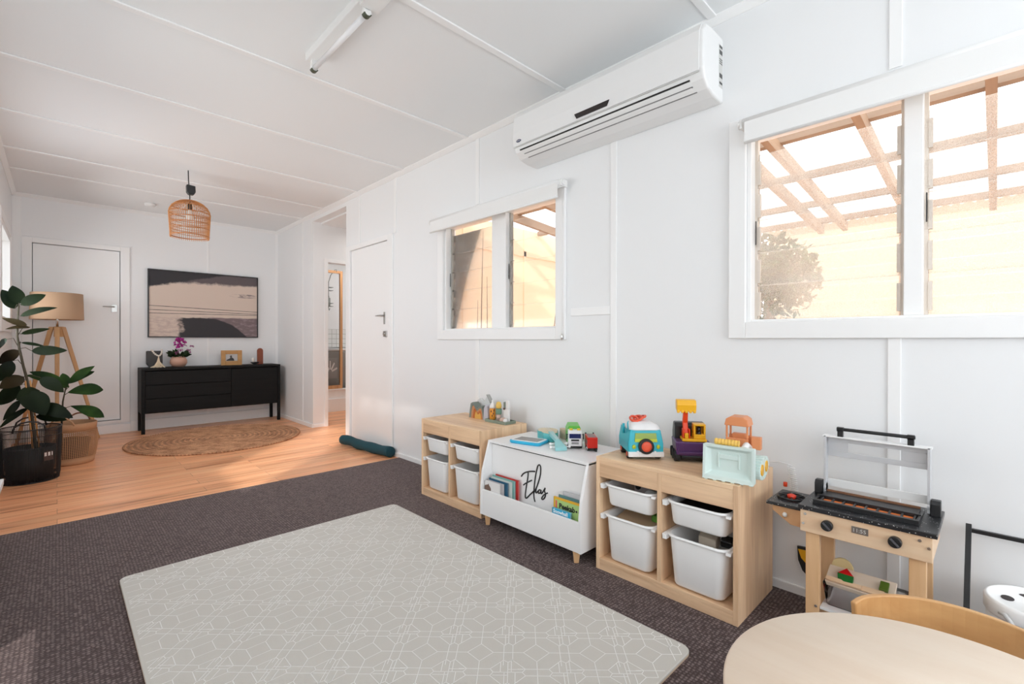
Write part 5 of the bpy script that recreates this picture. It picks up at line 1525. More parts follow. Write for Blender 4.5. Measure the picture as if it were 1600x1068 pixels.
bm = new(); hexa(bm, [ux(0.06, -0.016, 0.040), ux(0.235, -0.013, 0.028), ux(0.235, 0.013, 0.028), ux(0.06, 0.016, 0.040), ux(0.06, -0.016, 0.060), ux(0.235, -0.013, 0.046), ux(0.235, 0.013, 0.046), ux(0.06, 0.016, 0.060)]); obj('neck', bm, cyl_, t, 0.003, world=False)
bm = new(); hexa(bm, [ux(0.23, -0.016, 0.024), ux(0.315, -0.034, 0.0), ux(0.315, 0.034, 0.0), ux(0.23, 0.016, 0.024), ux(0.23, -0.016, 0.046), ux(0.315, -0.034, 0.020), ux(0.315, 0.034, 0.020), ux(0.23, 0.016, 0.046)]); obj('headstock', bm, cyl_, t, 0.004, world=False)
for a, b in ((0.255, 1), (0.29, 1), (0.255, -1), (0.29, -1)):
    bm = new(); zz = 0.036 - (a - 0.23) * 0.30
    tube(bm, [ux(a, b * 0.02, zz), ux(a, b * (0.04 + (a - 0.25) * 0.2), zz)], 0.003, 6); ball(bm, ux(a, b * (0.045 + (a - 0.25) * 0.2), zz), 0.008, 0, 10)
    lathe(bm, [(0.005, 0), (0.005, 0.008)], ux(a, b * 0.015, zz), 10); obj('tuning_peg', bm, plast2, t, world=False)
bm = new()
for s in (-1.5, -0.5, 0.5, 1.5): tube(bm, [ux(-0.05, s * 0.006, 0.060), ux(0.06, s * 0.006, 0.063), ux(0.24, s * 0.005, 0.049)], 0.0007, 4)
box(bm, -0.001, 0.001, -0.001, 0.001, 0.053, 0.054)
obj('strings', bm, plast2, t, world=False)
# wooden block toy behind the ukulele
t = vehicle('wooden_toy_block', 'beige wooden toy block behind the ukulele on the white toy box', 'toy', 2.228, 1.825, BT, -20)
bm = new(); box(bm, -0.015, 0.015, -0.05, 0.05, 0, 0.062); obj('block', bm, mat('beige_wood', (0.62, 0.48, 0.34), 0.6), t, 0.004, world=False)

# green garbage truck
t = vehicle('toy_garbage_truck', 'white and green toy garbage truck on the white toy box', 'toy truck', 2.062, 1.622, BT, -47)
gr = mat('toy_green', (0.12, 0.50, 0.06), 0.35); wt = mat('toy_white', (0.80, 0.80, 0.80), 0.3); tire = mat('tyre', (0.02, 0.02, 0.02), 0.7)
bm = new(); prism(bm, [(0.0, 0.016), (0.0, 0.085), (0.008, 0.102), (0.055, 0.102), (0.055, 0.016)], -0.038, 0.038, 'X'); obj('cab', bm, wt, t, 0.003, world=False)
bm = new(); box(bm, -0.032, 0.032, -0.0018, 0.0, 0.060, 0.085); obj('windscreen', bm, mat('screen_navy', (0.01, 0.02, 0.10), 0.15), t, world=False)
bm = new(); box(bm, -0.022, 0.022, -0.0015, 0, 0.044, 0.054); box(bm, -0.02, 0.02, -0.0015, 0, 0.034, 0.037); box(bm, -0.02, 0.02, -0.0015, 0, 0.028, 0.031); obj('grille', bm, blackp, t, world=False)
bm = new(); box(bm, -0.03, -0.012, 0.012, 0.028, 0.102, 0.111); box(bm, 0.012, 0.03, 0.012, 0.028, 0.102, 0.111); obj('beacon', bm, mat('toy_yellow', (0.80, 0.60, 0.02), 0.4), t, 0.002, world=False)
bm = new(); prism(bm, [(-0.04, 0.018), (0.04, 0.018), (0.042, 0.09), (0.030, 0.118), (-0.030, 0.118), (-0.042, 0.09)], 0.06, 0.19, 'Y'); obj('hopper', bm, gr, t, 0.003, world=False)
bm = new(); box(bm, -0.03, 0.03, 0.004, 0.185, 0.011, 0.02); obj('chassis', bm, blackp, t, world=False)
for sx in (-1, 1):
    bm = new(); box(bm, sx * 0.046 - 0.003, sx * 0.046 + 0.003, 0.0, 0.006, 0.055, 0.085); tube(bm, [(sx * 0.038, 0.006, 0.08), (sx * 0.046, 0.003, 0.08)], 0.002, 5); obj('mirror', bm, blackp, t, world=False)
    for yy in (0.03, 0.12, 0.155): rwheel(t, sx * 0.034, yy, 0.014, 0.014, tire, chrome)
# red truck
t = vehicle('toy_trailer', 'red toy truck trailer right of the green garbage truck', 'toy truck', 2.085, 1.520, BT, -45)
bm = new(); box(bm, -0.027, 0.027, 0.0, 0.115, 0.018, 0.075); obj('trailer_body', bm, mat('toy_red', (0.68, 0.02, 0.01), 0.3), t, 0.002, world=False)
bm = new(); box(bm, -0.020, 0.020, 0.01, 0.105, 0.0745, 0.0765); box(bm, -0.0282, -0.026, 0.02, 0.10, 0.035, 0.055); obj('grey_panels', bm, mat('toy_grey', (0.25, 0.16, 0.15), 0.4), t, world=False)
bm = new(); box(bm, -0.020, 0.020, 0.004, 0.112, 0.009, 0.018); box(bm, -0.025, -0.018, 0.115, 0.125, 0.03, 0.08); box(bm, 0.018, 0.025, 0.115, 0.125, 0.03, 0.08); box(bm, 0.012, 0.022, -0.012, 0.004, 0.002, 0.016); obj('chassis', bm, blackp, t, world=False)
for sx in (-1, 1):
    for yy in (0.02, 0.047, 0.095): rwheel(t, sx * 0.022, yy, 0.012, 0.010, tire, chrome)

# camper van seen from behind
t = vehicle('toy_camper_van', 'turquoise toy camper van with orange spare wheel on the oak storage unit', 'toy van', 1.958, 1.125, SH, -44)
tq = mat('toy_turquoise', (0.015, 0.42, 0.52), 0.35); red = mat('toy_coral', (0.78, 0.10, 0.045), 0.4); lime = mat('toy_lime', (0.52, 0.58, 0.03), 0.4)
bm = new()
def vanring(y, s=1.0, tilt=0.0): 
    return [(-0.080 * s, y, 0.034), (0.080 * s, y, 0.034), (0.081 * s, y + tilt * 0.3, 0.075), (0.071 * s, y + tilt, 0.133), (0.071 * s, y + tilt, 0.137), (-0.071 * s, y + tilt, 0.137), (-0.071 * s, y + tilt, 0.133), (-0.081 * s, y + tilt * 0.3, 0.075)]
loft(bm, [vanring(0.0, 1, 0.012), vanring(0.02, 1.02, 0.01), vanring(0.19, 1.02, 0), vanring(0.205, 0.97, -0.008)], smooth=False); obj('body', bm, tq, t, 0.006, 3, world=False)
bm = new(); box(bm, -0.082, 0.082, -0.006, 0.012, 0.016, 0.040); box(bm, -0.045, -0.034, -0.009, 0.0, 0.018, 0.045); box(bm, 0.034, 0.045, -0.009, 0, 0.018, 0.045); obj('bumper', bm, wt, t, 0.003, world=False)
bm = new(); loft(bm, [[(a * s, 0.11 + b * s2, zz) for a, b in rrect(0.15, 0.20, 0.03)] for s, s2, zz in ((1.0, 0.98, 0.136), (1.0, 0.98, 0.142), (0.86, 0.85, 0.158), (0.6, 0.6, 0.166), (0.2, 0.2, 0.169))]); obj('roof', bm, wt, t, world=False)
bm = new(); hexa(bm, [(-0.052, 0.0035, 0.086), (0.052, 0.0035, 0.086), (0.052, 0.008, 0.086), (-0.052, 0.008, 0.086), (-0.048, 0.0085, 0.124), (0.048, 0.0085, 0.124), (0.048, 0.014, 0.124), (-0.048, 0.014, 0.124)])
rw = obj('rear_window', bm, mat('lime_glass', (0.26, 0.36, 0.03), 0.3), t, world=False)
bm = new(); hexa(bm, [(-0.052, 0.002, 0.084), (0.052, 0.002, 0.084), (0.052, 0.006, 0.084), (-0.052, 0.006, 0.084), (-0.051, 0.003, 0.098), (0.051, 0.003, 0.098), (0.051, 0.008, 0.098), (-0.051, 0.008, 0.098)]); obj('parcel_shelf', bm, lime, rw, world=False)
bm = new(); lathe(bm, [(0.024, -0.014), (0.034, -0.016), (0.0355, -0.008), (0.0355, 0.0), (0.024, 0.002)], (-0.001, 0.002, 0.065), 28, axis='Y'); sp_ = obj('spare_tyre', bm, tire, t, world=False)
bm = new(); lathe(bm, [(0.0, -0.016), (0.012, -0.017), (0.024, -0.014), (0.025, 0.0)], (-0.001, 0.002, 0.065), 24, axis='Y'); obj('spare_hub', bm, red, sp_, world=False)
for sx in (-1, 1):
    bm = new(); lathe(bm, [(0.0, -0.002), (0.008, -0.0015), (0.0085, 0.003)], (sx * 0.056, 0.001, 0.062), 16, axis='Y', sx=1.2); obj('tail_light', bm, lime, t, world=False)
    for yy in (0.045, 0.16): rwheel(t, sx * 0.066, yy, 0.021, 0.026, tire, red)
bm = new()
for i in range(3):
    c = Vector((-0.03 + 0.02 * i, 0.10 + 0.01 * i, 0.176 + 0.002 * i))
    tube(bm, [c + Vector((0.018 * math.cos(a), 0.03 * math.sin(a), 0.008 * math.sin(a + i))) for a in [2 * math.pi * q / 16 for q in range(16)]], 0.006, 6, closed=True)
obj('roof_load', bm, red, t, world=False)
bm = new(); tube(bm, [(-0.077, 0.03, 0.138), (-0.079, 0.028, 0.168), (-0.077, 0.026, 0.178)], [0.003, 0.003, 0.002], 6); tube(bm, [(-0.084, 0.09, 0.11), (-0.084, 0.09, 0.156)], 0.006, 6); obj('side_rack', bm, tq, t, world=False)

# purple dump / crane truck
t = vehicle('toy_digger_truck', 'purple toy truck carrying a yellow digger with raised orange bucket arm', 'toy truck', 2.072, 0.955, SH, -55)
pur = mat('toy_purple', (0.085, 0.030, 0.13), 0.35); yel = mat('toy_amber', (0.82, 0.42, 0.01), 0.35); ora = mat('toy_redorange', (0.80, 0.06, 0.01), 0.35)
bm = new()
loft(bm, [[(-0.070, y, 0.030), (0.070, y, 0.030), (0.076, y + q, 0.094), (-0.076, y + q, 0.094)] for y, q in ((0.0, -0.006), (0.13, 0.0))], smooth=False)
obj('dump_bed', bm, pur, t, 0.004, world=False)
bm = new(); box(bm, -0.066, 0.066, -0.009, -0.001, 0.040, 0.050); box(bm, -0.066, -0.060, -0.0095, -0.002, 0.035, 0.088); box(bm, 0.060, 0.066, -0.0095, -0.002, 0.035, 0.088); obj('tailgate_ribs', bm, pur, t, 0.002, world=False)
bm = new(); prism(bm, [(0.075, 0.02), (0.075, 0.15), (0.09, 0.168), (0.135, 0.168), (0.16, 0.12), (0.16, 0.02)], -0.068, 0.068, 'X'); box(bm, -0.05, 0.05, 0.0, 0.12, 0.014, 0.032); obj('cab', bm, blackp, t, 0.006, world=False)
for sx in (-1, 1):
    for yy in (0.022, 0.072, 0.13): rwheel(t, sx * 0.066, yy, 0.024, 0.026, tire)
bm = new(); box(bm, -0.046, 0.060, 0.0, 0.07, 0.095, 0.108); ex = obj('digger_base', bm, yel, t, 0.003, world=False)
bm = new()
box(bm, 0.004, 0.056, 0.008, 0.012, 0.108, 0.128); 
for a, b, c, d_ in ((0.004, 0.012, 0.128, 0.166), (0.048, 0.056, 0.128, 0.166)): box(bm, a, b, 0.008, 0.058, c, d_)
box(bm, 0.004, 0.056, 0.008, 0.058, 0.166, 0.174); box(bm, 0.004, 0.056, 0.05, 0.058, 0.108, 0.166); box(bm, 0.012, 0.048, 0.012, 0.05, 0.108, 0.116)
obj('digger_cab', bm, yel, t, 0.002, world=False)
bm = new(); lathe(bm, [(0.012, 0.116), (0.010, 0.14), (0.0, 0.14)], (0.03, 0.03, 0), 12); ball(bm, (0.03, 0.03, 0.15), 0.011, 0, 12); obj('driver_figure', bm, blackp, t, world=False)
bm = new(); box(bm, -0.042, -0.036, 0.01, 0.05, 0.108, 0.15); box(bm, -0.016, -0.010, 0.01, 0.05, 0.108, 0.15)
hexa(bm, [(-0.036, 0.02, 0.118), (-0.016, 0.02, 0.118), (-0.016, 0.05, 0.118), (-0.036, 0.05, 0.118), (-0.040, 0.03, 0.178), (-0.018, 0.03, 0.178), (-0.018, 0.055, 0.178), (-0.040, 0.055, 0.178)])
hexa(bm, [(-0.040, 0.03, 0.175), (-0.018, 0.03, 0.175), (-0.018, 0.052, 0.175), (-0.040, 0.052, 0.175), (-0.040, 0.0, 0.262), (-0.020, 0.0, 0.262), (-0.020, 0.02, 0.262), (-0.040, 0.02, 0.262)])
obj('boom_arm', bm, ora, t, 0.003, world=False)
bm = new(); box(bm, -0.034, -0.018, 0.006, 0.02, 0.108, 0.132); obj('yellow_ram', bm, yel, t, 0.002, world=False)
bm = new(); prism(bm, [(-0.010, 0.232), (-0.014, 0.262), (-0.006, 0.284), (0.03, 0.286), (0.036, 0.270), (0.03, 0.240)], -0.072, 0.012, 'X')
for i in range(5): hexa(bm, [(-0.071 + 0.0175 * i, -0.012, 0.226), (-0.060 + 0.0175 * i, -0.012, 0.226), (-0.060 + 0.0175 * i, -0.004, 0.226), (-0.071 + 0.0175 * i, -0.004, 0.226), (-0.072 + 0.0175 * i, -0.012, 0.240), (-0.058 + 0.0175 * i, -0.012, 0.240), (-0.058 + 0.0175 * i, -0.002, 0.240), (-0.072 + 0.0175 * i, -0.002, 0.240)])
obj('bucket', bm, yel, t, 0.003, world=False)

# bulldozer
t = vehicle('toy_bulldozer', 'pale mint toy bulldozer with wide blade and orange cab on the oak unit', 'toy bulldozer', 1.890, 0.730, SH, -83)
mint = mat('toy_mint', (0.66, 0.78, 0.74), 0.4); terra = mat('toy_apricot', (0.72, 0.27, 0.11), 0.4)
bm = new()
def bl(y, s, z0=0.0, z1=0.140): return [(-0.088 * s, y, z0), (0.088 * s, y, z0), (0.088 * s, y, z1), (-0.088 * s, y, z1)]
V = [[(-0.094, -0.012, 0.004), (0.094, -0.012, 0.004), (0.094, -0.002, 0.140), (-0.094, -0.002, 0.140)], [(-0.084, -0.010, 0.020), (0.084, -0.010, 0.020), (0.084, -0.002, 0.130), (-0.084, -0.002, 0.130)],
     [(-0.066, 0.014, 0.034), (0.066, 0.014, 0.034), (0.066, 0.014, 0.120), (-0.066, 0.014, 0.120)]]
loft(bm, V, cap0=False, smooth=False)
loft(bm, [V[0], [(-0.094, 0.026, 0.004), (0.094, 0.026, 0.004), (0.094, 0.026, 0.140), (-0.094, 0.026, 0.140)]], cap0=False, smooth=False)
for i in range(6): box(bm, -0.088 + 0.033 * i, -0.074 + 0.033 * i, -0.013, 0.0, 0.0, 0.007)
box(bm, -0.035, 0.035, 0.008, 0.015, 0.085, 0.105); box(bm, -0.042, -0.034, 0.008, 0.015, 0.05, 0.11); box(bm, 0.034, 0.042, 0.008, 0.015, 0.05, 0.11)
obj('blade', bm, mint, t, 0.003, world=False)
for sx in (-1, 1):
    bm = new()
    for i in range(20):
        a = 2 * math.pi * i / 20
        u = 0.07 * math.cos(a); 
        box(bm, sx * 0.085 - 0.02, sx * 0.085 + 0.02, 0.125 + u * 1.15 - 0.008, 0.125 + u * 1.15 + 0.008, 0.046 + 0.038 * math.sin(a) - 0.005, 0.046 + 0.038 * math.sin(a) + 0.007)
    prism(bm, [(0.125 + 0.078 * math.cos(R(q)), 0.046 + 0.036 * math.sin(R(q))) for q in range(0, 360, 15)], sx * 0.085 - 0.018, sx * 0.085 + 0.018, 'X')
    tk = obj('track', bm, mint, t, 0.001, world=False)
    for yy in (0.085, 0.165):
        bm = new(); lathe(bm, [(0.022, -0.022), (0.022, 0.022)], (sx * 0.085, yy, 0.046), 16, axis='X'); obj('track_wheel', bm, yel, tk, world=False)
bm = new(); box(bm, -0.055, 0.055, 0.05, 0.20, 0.045, 0.12); box(bm, -0.070, -0.045, 0.026, 0.13, 0.09, 0.105); box(bm, 0.045, 0.070, 0.026, 0.13, 0.09, 0.105); obj('chassis', bm, mint, t, 0.004, world=False)
for sx in (-1, 1):
    bm = new(); tube(bm, [(sx * 0.05, 0.03, 0.128), (sx * 0.05, 0.075, 0.138), (sx * 0.05, 0.12, 0.12)], 0.013, 10); obj('hydraulic_arm', bm, wt, t, world=False)
bm = new()
lathe(bm, [(0.011 + 0.002 * (i % 2), -0.045 + 0.006 * i) for i in range(16)], (-0.01, 0.022, 0.151), 16, axis='X', smooth=False); obj('yellow_roller', bm, mat('toy_softyellow', (0.80, 0.50, 0.10), 0.4), t, world=False)
bm = new()
box(bm, -0.038, 0.048, 0.11, 0.118, 0.12, 0.155)
for sx in (-0.038, 0.040): box(bm, sx, sx + 0.008, 0.11, 0.118, 0.155, 0.21); box(bm, sx, sx + 0.008, 0.17, 0.178, 0.12, 0.21)
box(bm, -0.040, 0.050, 0.168, 0.18, 0.12, 0.16); box(bm, -0.020, 0.030, 0.14, 0.168, 0.12, 0.17)
prism(bm, [(-0.042, 0.205), (0.052, 0.205), (0.046, 0.232), (0.030, 0.242), (-0.020, 0.242), (-0.036, 0.232)], 0.104, 0.184, 'Y')
box(bm, 0.056, 0.092, 0.12, 0.15, 0.115, 0.165)
obj('cab', bm, terra, t, 0.003, world=False)

# ------------------------------------------------------------------ wooden toys on the left unit
ax = 2.165
def arch_poly(s, yc, zb):
    # two-humped mountain outline, yc centre, runs along -Y to the right
    base = [(-0.072, 0), (-0.066, 0.045), (-0.055, 0.090), (-0.040, 0.100), (-0.026, 0.088), (-0.012, 0.068), (0.002, 0.060), (0.020, 0.070), (0.036, 0.084), (0.052, 0.080), (0.062, 0.055), (0.068, 0.02), (0.070, 0)]
    return [(yc - a * s, zb + b * s) for a, b in base]
cols = [mat('stk_green', (0.20, 0.23, 0.20), 0.6), mat('stk_peach', (0.55, 0.26, 0.12), 0.6), mat('stk_rust', (0.50, 0.14, 0.03), 0.6), mat('stk_ochre', (0.68, 0.38, 0.08), 0.6)]
labs = ['grey-green outermost hump of the nested wooden mountain toy', 'peach hump second from outside in the nested mountain toy', 'rust red hump third from outside in the nested mountain toy', 'ochre innermost hump of the nested mountain toy']
scs = [1.12, 0.90, 0.70, 0.50]
for i in range(4):
    t = thing('mountain_stacker_piece', labs[i], 'toy', (ax, 2.565, SH))
    bm = new(); outer = arch_poly(scs[i], 2.565 - 0.006 * i, SH)
    inner = arch_poly(scs[i + 1] + 0.015, 2.565 - 0.006 * (i + 1), SH) if i < 3 else None
    if inner: prism(bm, outer + inner[::-1], ax - 0.03, ax + 0.03, 'X')
    else: prism(bm, outer, ax - 0.03, ax + 0.03, 'X')
    obj('piece', bm, cols[i], t, 0.001)
t = thing('mountain_block', 'pale lilac wooden hump leaning beside the nested mountain toy', 'toy', (ax + 0.0, 2.462, SH))
bm = new(); prism(bm, [(2.488, SH), (2.482, SH + 0.08), (2.465, SH + 0.108), (2.447, SH + 0.10), (2.438, SH + 0.05), (2.436, SH)], ax - 0.032, ax + 0.02, 'X'); obj('piece', bm, mat('stk_lilac', (0.50, 0.50, 0.56), 0.6), t, 0.004)
t = thing('pointed_block', 'white wooden peak with grey edge standing behind the mountain toy', 'toy', (2.225, 2.56, SH))
bm = new(); prism(bm, [(2.66, SH), (2.64, SH + 0.12), (2.61, SH + 0.135), (2.565, SH + 0.11), (2.535, SH + 0.165), (2.50, SH + 0.12), (2.49, SH)], 2.21, 2.23, 'X'); obj('piece', bm, mat('stk_white', (0.70, 0.71, 0.70), 0.6), t, 0.002)
bm = new(); prism(bm, [(2.540, SH + 0.166), (2.530, SH + 0.166), (2.488, SH + 0.112), (2.499, SH + 0.110)], 2.206, 2.234, 'X'); obj('grey_edge', bm, mat('stk_grey', (0.38, 0.38, 0.36), 0.6), t)
t = thing('wooden_toy_tray', 'sage green wooden tray holding the animal figures', 'tray', (2.16, 2.33, SH))
bm = new(); box(bm, 2.10, 2.20, 2.228, 2.432, SH, SH + 0.010); box(bm, 2.10, 2.104, 2.228, 2.432, SH + 0.010, SH + 0.020); box(bm, 2.196, 2.20, 2.228, 2.432, SH + 0.010, SH + 0.020); box(bm, 2.104, 2.196, 2.228, 2.232, SH + 0.01, SH + 0.02); box(bm, 2.104, 2.196, 2.428, 2.432, SH + 0.01, SH + 0.02)
obj('tray_body', bm, mat('sage', (0.24, 0.29, 0.23), 0.6), t, 0.002)
TZ = SH + 0.010
def peg(x, y, lab, parts):
    t = thing('animal_figure', lab, 'toy animal', (x, y, TZ))
    for nm, prof, m in parts:
        bm = new(); lathe(bm, [(r_, TZ + z) for r_, z in prof], (x, y, 0), 20); obj(nm, bm, m, t)
    return t
orm = mat('fig_orange', (0.75, 0.30, 0.03), 0.5); whm = mat('fig_white', (0.80, 0.78, 0.76), 0.5); brm = mat('fig_brown', (0.10, 0.035, 0.02), 0.5); yem = mat('fig_yellow', (0.80, 0.52, 0.12), 0.5)
grm = mat('fig_green', (0.16, 0.28, 0.21), 0.5); pkm = mat('fig_pink', (0.62, 0.44, 0.36), 0.5)
t = peg(2.145, 2.402, 'orange tiger figure with white cap on the green tray', [('orange_body', [(0.017, 0), (0.021, 0.01), (0.021, 0.075), (0.018, 0.08)], orm), ('white_cap', [(0.021, 0.08), (0.021, 0.095), (0.012, 0.11), (0.006, 0.118), (0.006, 0.135), (0, 0.136)], whm)])
bm = new()
for a, z in ((-0.4, 0.06), (0.3, 0.045), (-0.1, 0.03), (0.5, 0.066)): ball(bm, (2.145 - 0.021 * math.cos(a + 0.8), 2.402 - 0.021 * math.sin(a + 0.8), TZ + z), 0.004, 0, 8, sz=2)
obj('stripes', bm, brm, t)
t = peg(2.15, 2.345, 'giraffe figure with yellow top and green patterned middle on the tray', [('legs', [(0.016, 0), (0.016, 0.045)], pkm), ('patterned_middle', [(0.019, 0.045), (0.021, 0.05), (0.021, 0.078), (0.019, 0.082)], grm), ('yellow_head', [(0.012, 0.082), (0.019, 0.088), (0.020, 0.105), (0.014, 0.125), (0, 0.13)], yem)])
t = thing('zebra_figure', 'tall grey and white zebra figure standing at the back of the tray', 'toy animal', (2.17, 2.28, TZ))
bm = new(); box(bm, 2.16, 2.18, 2.262, 2.312, TZ, TZ + 0.085); box(bm, 2.16, 2.18, 2.262, 2.290, TZ + 0.085, TZ + 0.14); obj('body', bm, whm, t, 0.005)
bm = new(); box(bm, 2.158, 2.182, 2.290, 2.308, TZ + 0.085, TZ + 0.13); obj('green_mane', bm, mat('stk_green', (0.20, 0.23, 0.20), 0.6), t, 0.003)
bm = new(); ball(bm, (2.157, 2.298, TZ + 0.085), 0.008, 0, 10); obj('nose', bm, brm, t)
t = thing('hedgehog_figure', 'small pink and white hedgehog figure at the right end of the tray', 'toy animal', (2.125, 2.27, TZ))
bm = new(); ball(bm, (2.125, 2.275, TZ + 0.016), 0.022, 0, 14, sy=1.2, sz=0.75); obj('body', bm, pkm, t)
bm = new(); ball(bm, (2.122, 2.250, TZ + 0.014), 0.016, 0, 12, sz=0.9); obj('head', bm, whm, t)

# ------------------------------------------------------------------ toy grill
spk = speckle_material()
t = thing('toy_grill', 'wooden toy barbecue with black speckled worktop and open silver lid', 'toy kitchen', (2.09, 0.315, CZ))
GZ = 0.505
bm = new(); box(bm, 1.938, 2.225, 0.122, 0.500, GZ - 0.016, GZ); obj('worktop', bm, spk, t, 0.002)
bm = new(); box(bm, 1.943, 1.957, 0.134, 0.494, 0.410, GZ - 0.016); fp = obj('control_panel', bm, pineY, t, 0.0015)
for y in (0.134, 0.480):
    bm = new(); box(bm, 1.957, 2.215, y, y + 0.014, 0.410, GZ - 0.016); obj('side_rail', bm, pineY, t, 0.001)
bm = new(); box(bm, 2.201, 2.215, 0.148, 0.480, 0.42, GZ - 0.016); obj('back_rail', bm, pineY, t, 0.001)
for x in (1.957, 2.172):
    for y in (0.149, 0.437):
        bm = new(); box(bm, x, x + 0.026, y, y + 0.043, CZ, 0.4885); obj('leg', bm, pineZ, t, 0.002)
bm = new(); box(bm, 1.960, 2.20, 0.193, 0.436, 0.140, 0.150); obj('shelf', bm, mat('shelf_white', (0.72, 0.71, 0.70), 0.4), t, 0.001)
for y, a in ((0.410, 35), (0.224, 35)):
    bm = new(); lathe(bm, [(0.018, 1.9425), (0.018, 1.930), (0.016, 1.927)], (0, y, 0.452), 24, axis='X'); kb = obj('knob', bm, blackp, t)
    bm = new(); d_ = Vector((0, -math.cos(R(45)), -math.sin(R(45)))) * 0.015; s_ = Vector((0, d_.z, -d_.y)).normalized() * 0.003; c = Vector((1.925, y, 0.452))
    hexa(bm, [c - d_ - s_, c + d_ - s_, c + d_ + s_, c - d_ + s_, c - d_ - s_ + Vector((0.003, 0, 0)), c + d_ - s_ + Vector((0.003, 0, 0)), c + d_ + s_ + Vector((0.003, 0, 0)), c - d_ + s_ + Vector((0.003, 0, 0))])
    obj('grip', bm, mat('grip_grey', (0.10, 0.10, 0.11), 0.4), kb)
bm = new(); box(bm, 1.9405, 1.9435, 0.294, 0.340, 0.448, 0.470); ck = obj('clock_display', bm, mat('display_brown', (0.17, 0.14, 0.12), 0.4), t)
gl = t.location
text('clock_digits', '11:55', 0.0175, mat('digit_pale', (0.62, 0.60, 0.56), 0.5), ck, plane_matrix((1.9402 - gl.x, 0.338 - gl.y, 0.4527 - gl.z), (0, -1, 0), (0, 0, 1)))
for y, z in ((0.478, 0.475), (0.484, 0.440), (0.164, 0.474), (0.142, 0.455), (0.46, 0.19)):
    bm = new(); lathe(bm, [(0.0045, 1.9395 if z > 0.3 else 1.9535), (0.0045, 1.9435 if z > 0.3 else 1.9575)], (0, y if z > 0.3 else 0.447, z if z > 0.3 else 0.148), 12, axis='X'); obj('screw', bm, chrome, t)
# grate with glowing-coal coloured insert
bm = new(); box(bm, 1.985, 2.165, 0.170, 0.465, GZ, GZ + 0.004); obj('grill_tray', bm, blackp, t, 0.001)
bm = new(); box(bm, 2.005, 2.055, 0.185, 0.448, GZ + 0.004, GZ + 0.006); obj('coal_insert', bm, mat('coal_orange', (0.85, 0.22, 0.05), 0.5), t)
bm = new(); box(bm, 1.985, 2.002, 0.170, 0.465, GZ + 0.004, GZ + 0.016); box(bm, 2.056, 2.066, 0.170, 0.465, GZ + 0.004, GZ + 0.018); box(bm, 2.066, 2.15, 0.180, 0.46, GZ + 0.0035, GZ + 0.012)
for i in range(9):
    y = 0.185 + i * 0.0325; box(bm, 2.002, 2.056, y - 0.003, y + 0.003, GZ + 0.006, GZ + 0.013)
box(bm, 2.002, 2.056, 0.170, 0.178, GZ + 0.004, GZ + 0.014); box(bm, 2.002, 2.056, 0.457, 0.465, GZ + 0.004, GZ + 0.014)
obj('grate', bm, blackp, t, 0.001)
bm = new(); box(bm, 2.150, 2.158, 0.180, 0.455, GZ + 0.004, GZ + 0.018); obj('wooden_strip', bm, mat('strip_brown', (0.22, 0.10, 0.05), 0.5), t)
for y in (0.130, 0.470):
    bm = new(); prism(bm, [(2.130, GZ), (2.175, GZ), (2.175, GZ + 0.042), (2.165, GZ + 0.052), (2.14, GZ + 0.052), (2.130, GZ + 0.042)], y - 0.003, y + 0.023, 'Y'); obj('lid_hinge', bm, blackp, t, 0.002)
lid = bpy.data.objects.new('lid', None); COL.objects.link(lid); lid.parent = t; lid['label'] = 'open silver lid with black handle'
def lobj(name, bm, m, bv=0.001): return obj(name, bm, m, lid, bv)
for y in (0.158, 0.461):
    bm = new(); box(bm, 2.140, 2.176, y - 0.004, y + 0.004, GZ + 0.004, GZ + 0.228); lathe(bm, [(0.018, -0.004), (0.018, 0.004)], (2.155, y, GZ + 0.026), 18, axis='Y'); lobj('lid_side', bm, silver)
bm = new()
z0_, z1_ = 0.652, 0.728
box(bm, 2.168, 2.172, 0.162, 0.457, z0_, 0.672); box(bm, 2.168, 2.172, 0.162, 0.457, 0.708, z1_); box(bm, 2.168, 2.172, 0.162, 0.235, 0.672, 0.708); box(bm, 2.168, 2.172, 0.392, 0.457, 0.672, 0.708)
lobj('lid_panel', bm, silver)
bm = new(); box(bm, 2.140, 2.176, 0.150, 0.469, z1_, z1_ + 0.006); lobj('lid_top_edge', bm, trimw)
bm = new(); box(bm, 2.1695, 2.1705, 0.237, 0.390, 0.674, 0.706); lobj('lid_window', bm, clear, 0)
bm = new(); box(bm, 2.168, 2.172, 0.162, 0.457, GZ + 0.028, GZ + 0.058); lobj('lower_lid_strip', bm, plast)
bm = new()
for y in (0.412, 0.206): box(bm, 2.140, 2.156, y - 0.009, y + 0.009, z1_ + 0.006, 0.760)
tube(bm, [(2.148, 0.424, 0.762), (2.148, 0.194, 0.762)], 0.0065, 12); box(bm, 2.140, 2.156, 0.402, 0.423, 0.754, 0.770); box(bm, 2.140, 2.156, 0.196, 0.216, 0.754, 0.770)
lobj('lid_handle', bm, blackp, 0.001)
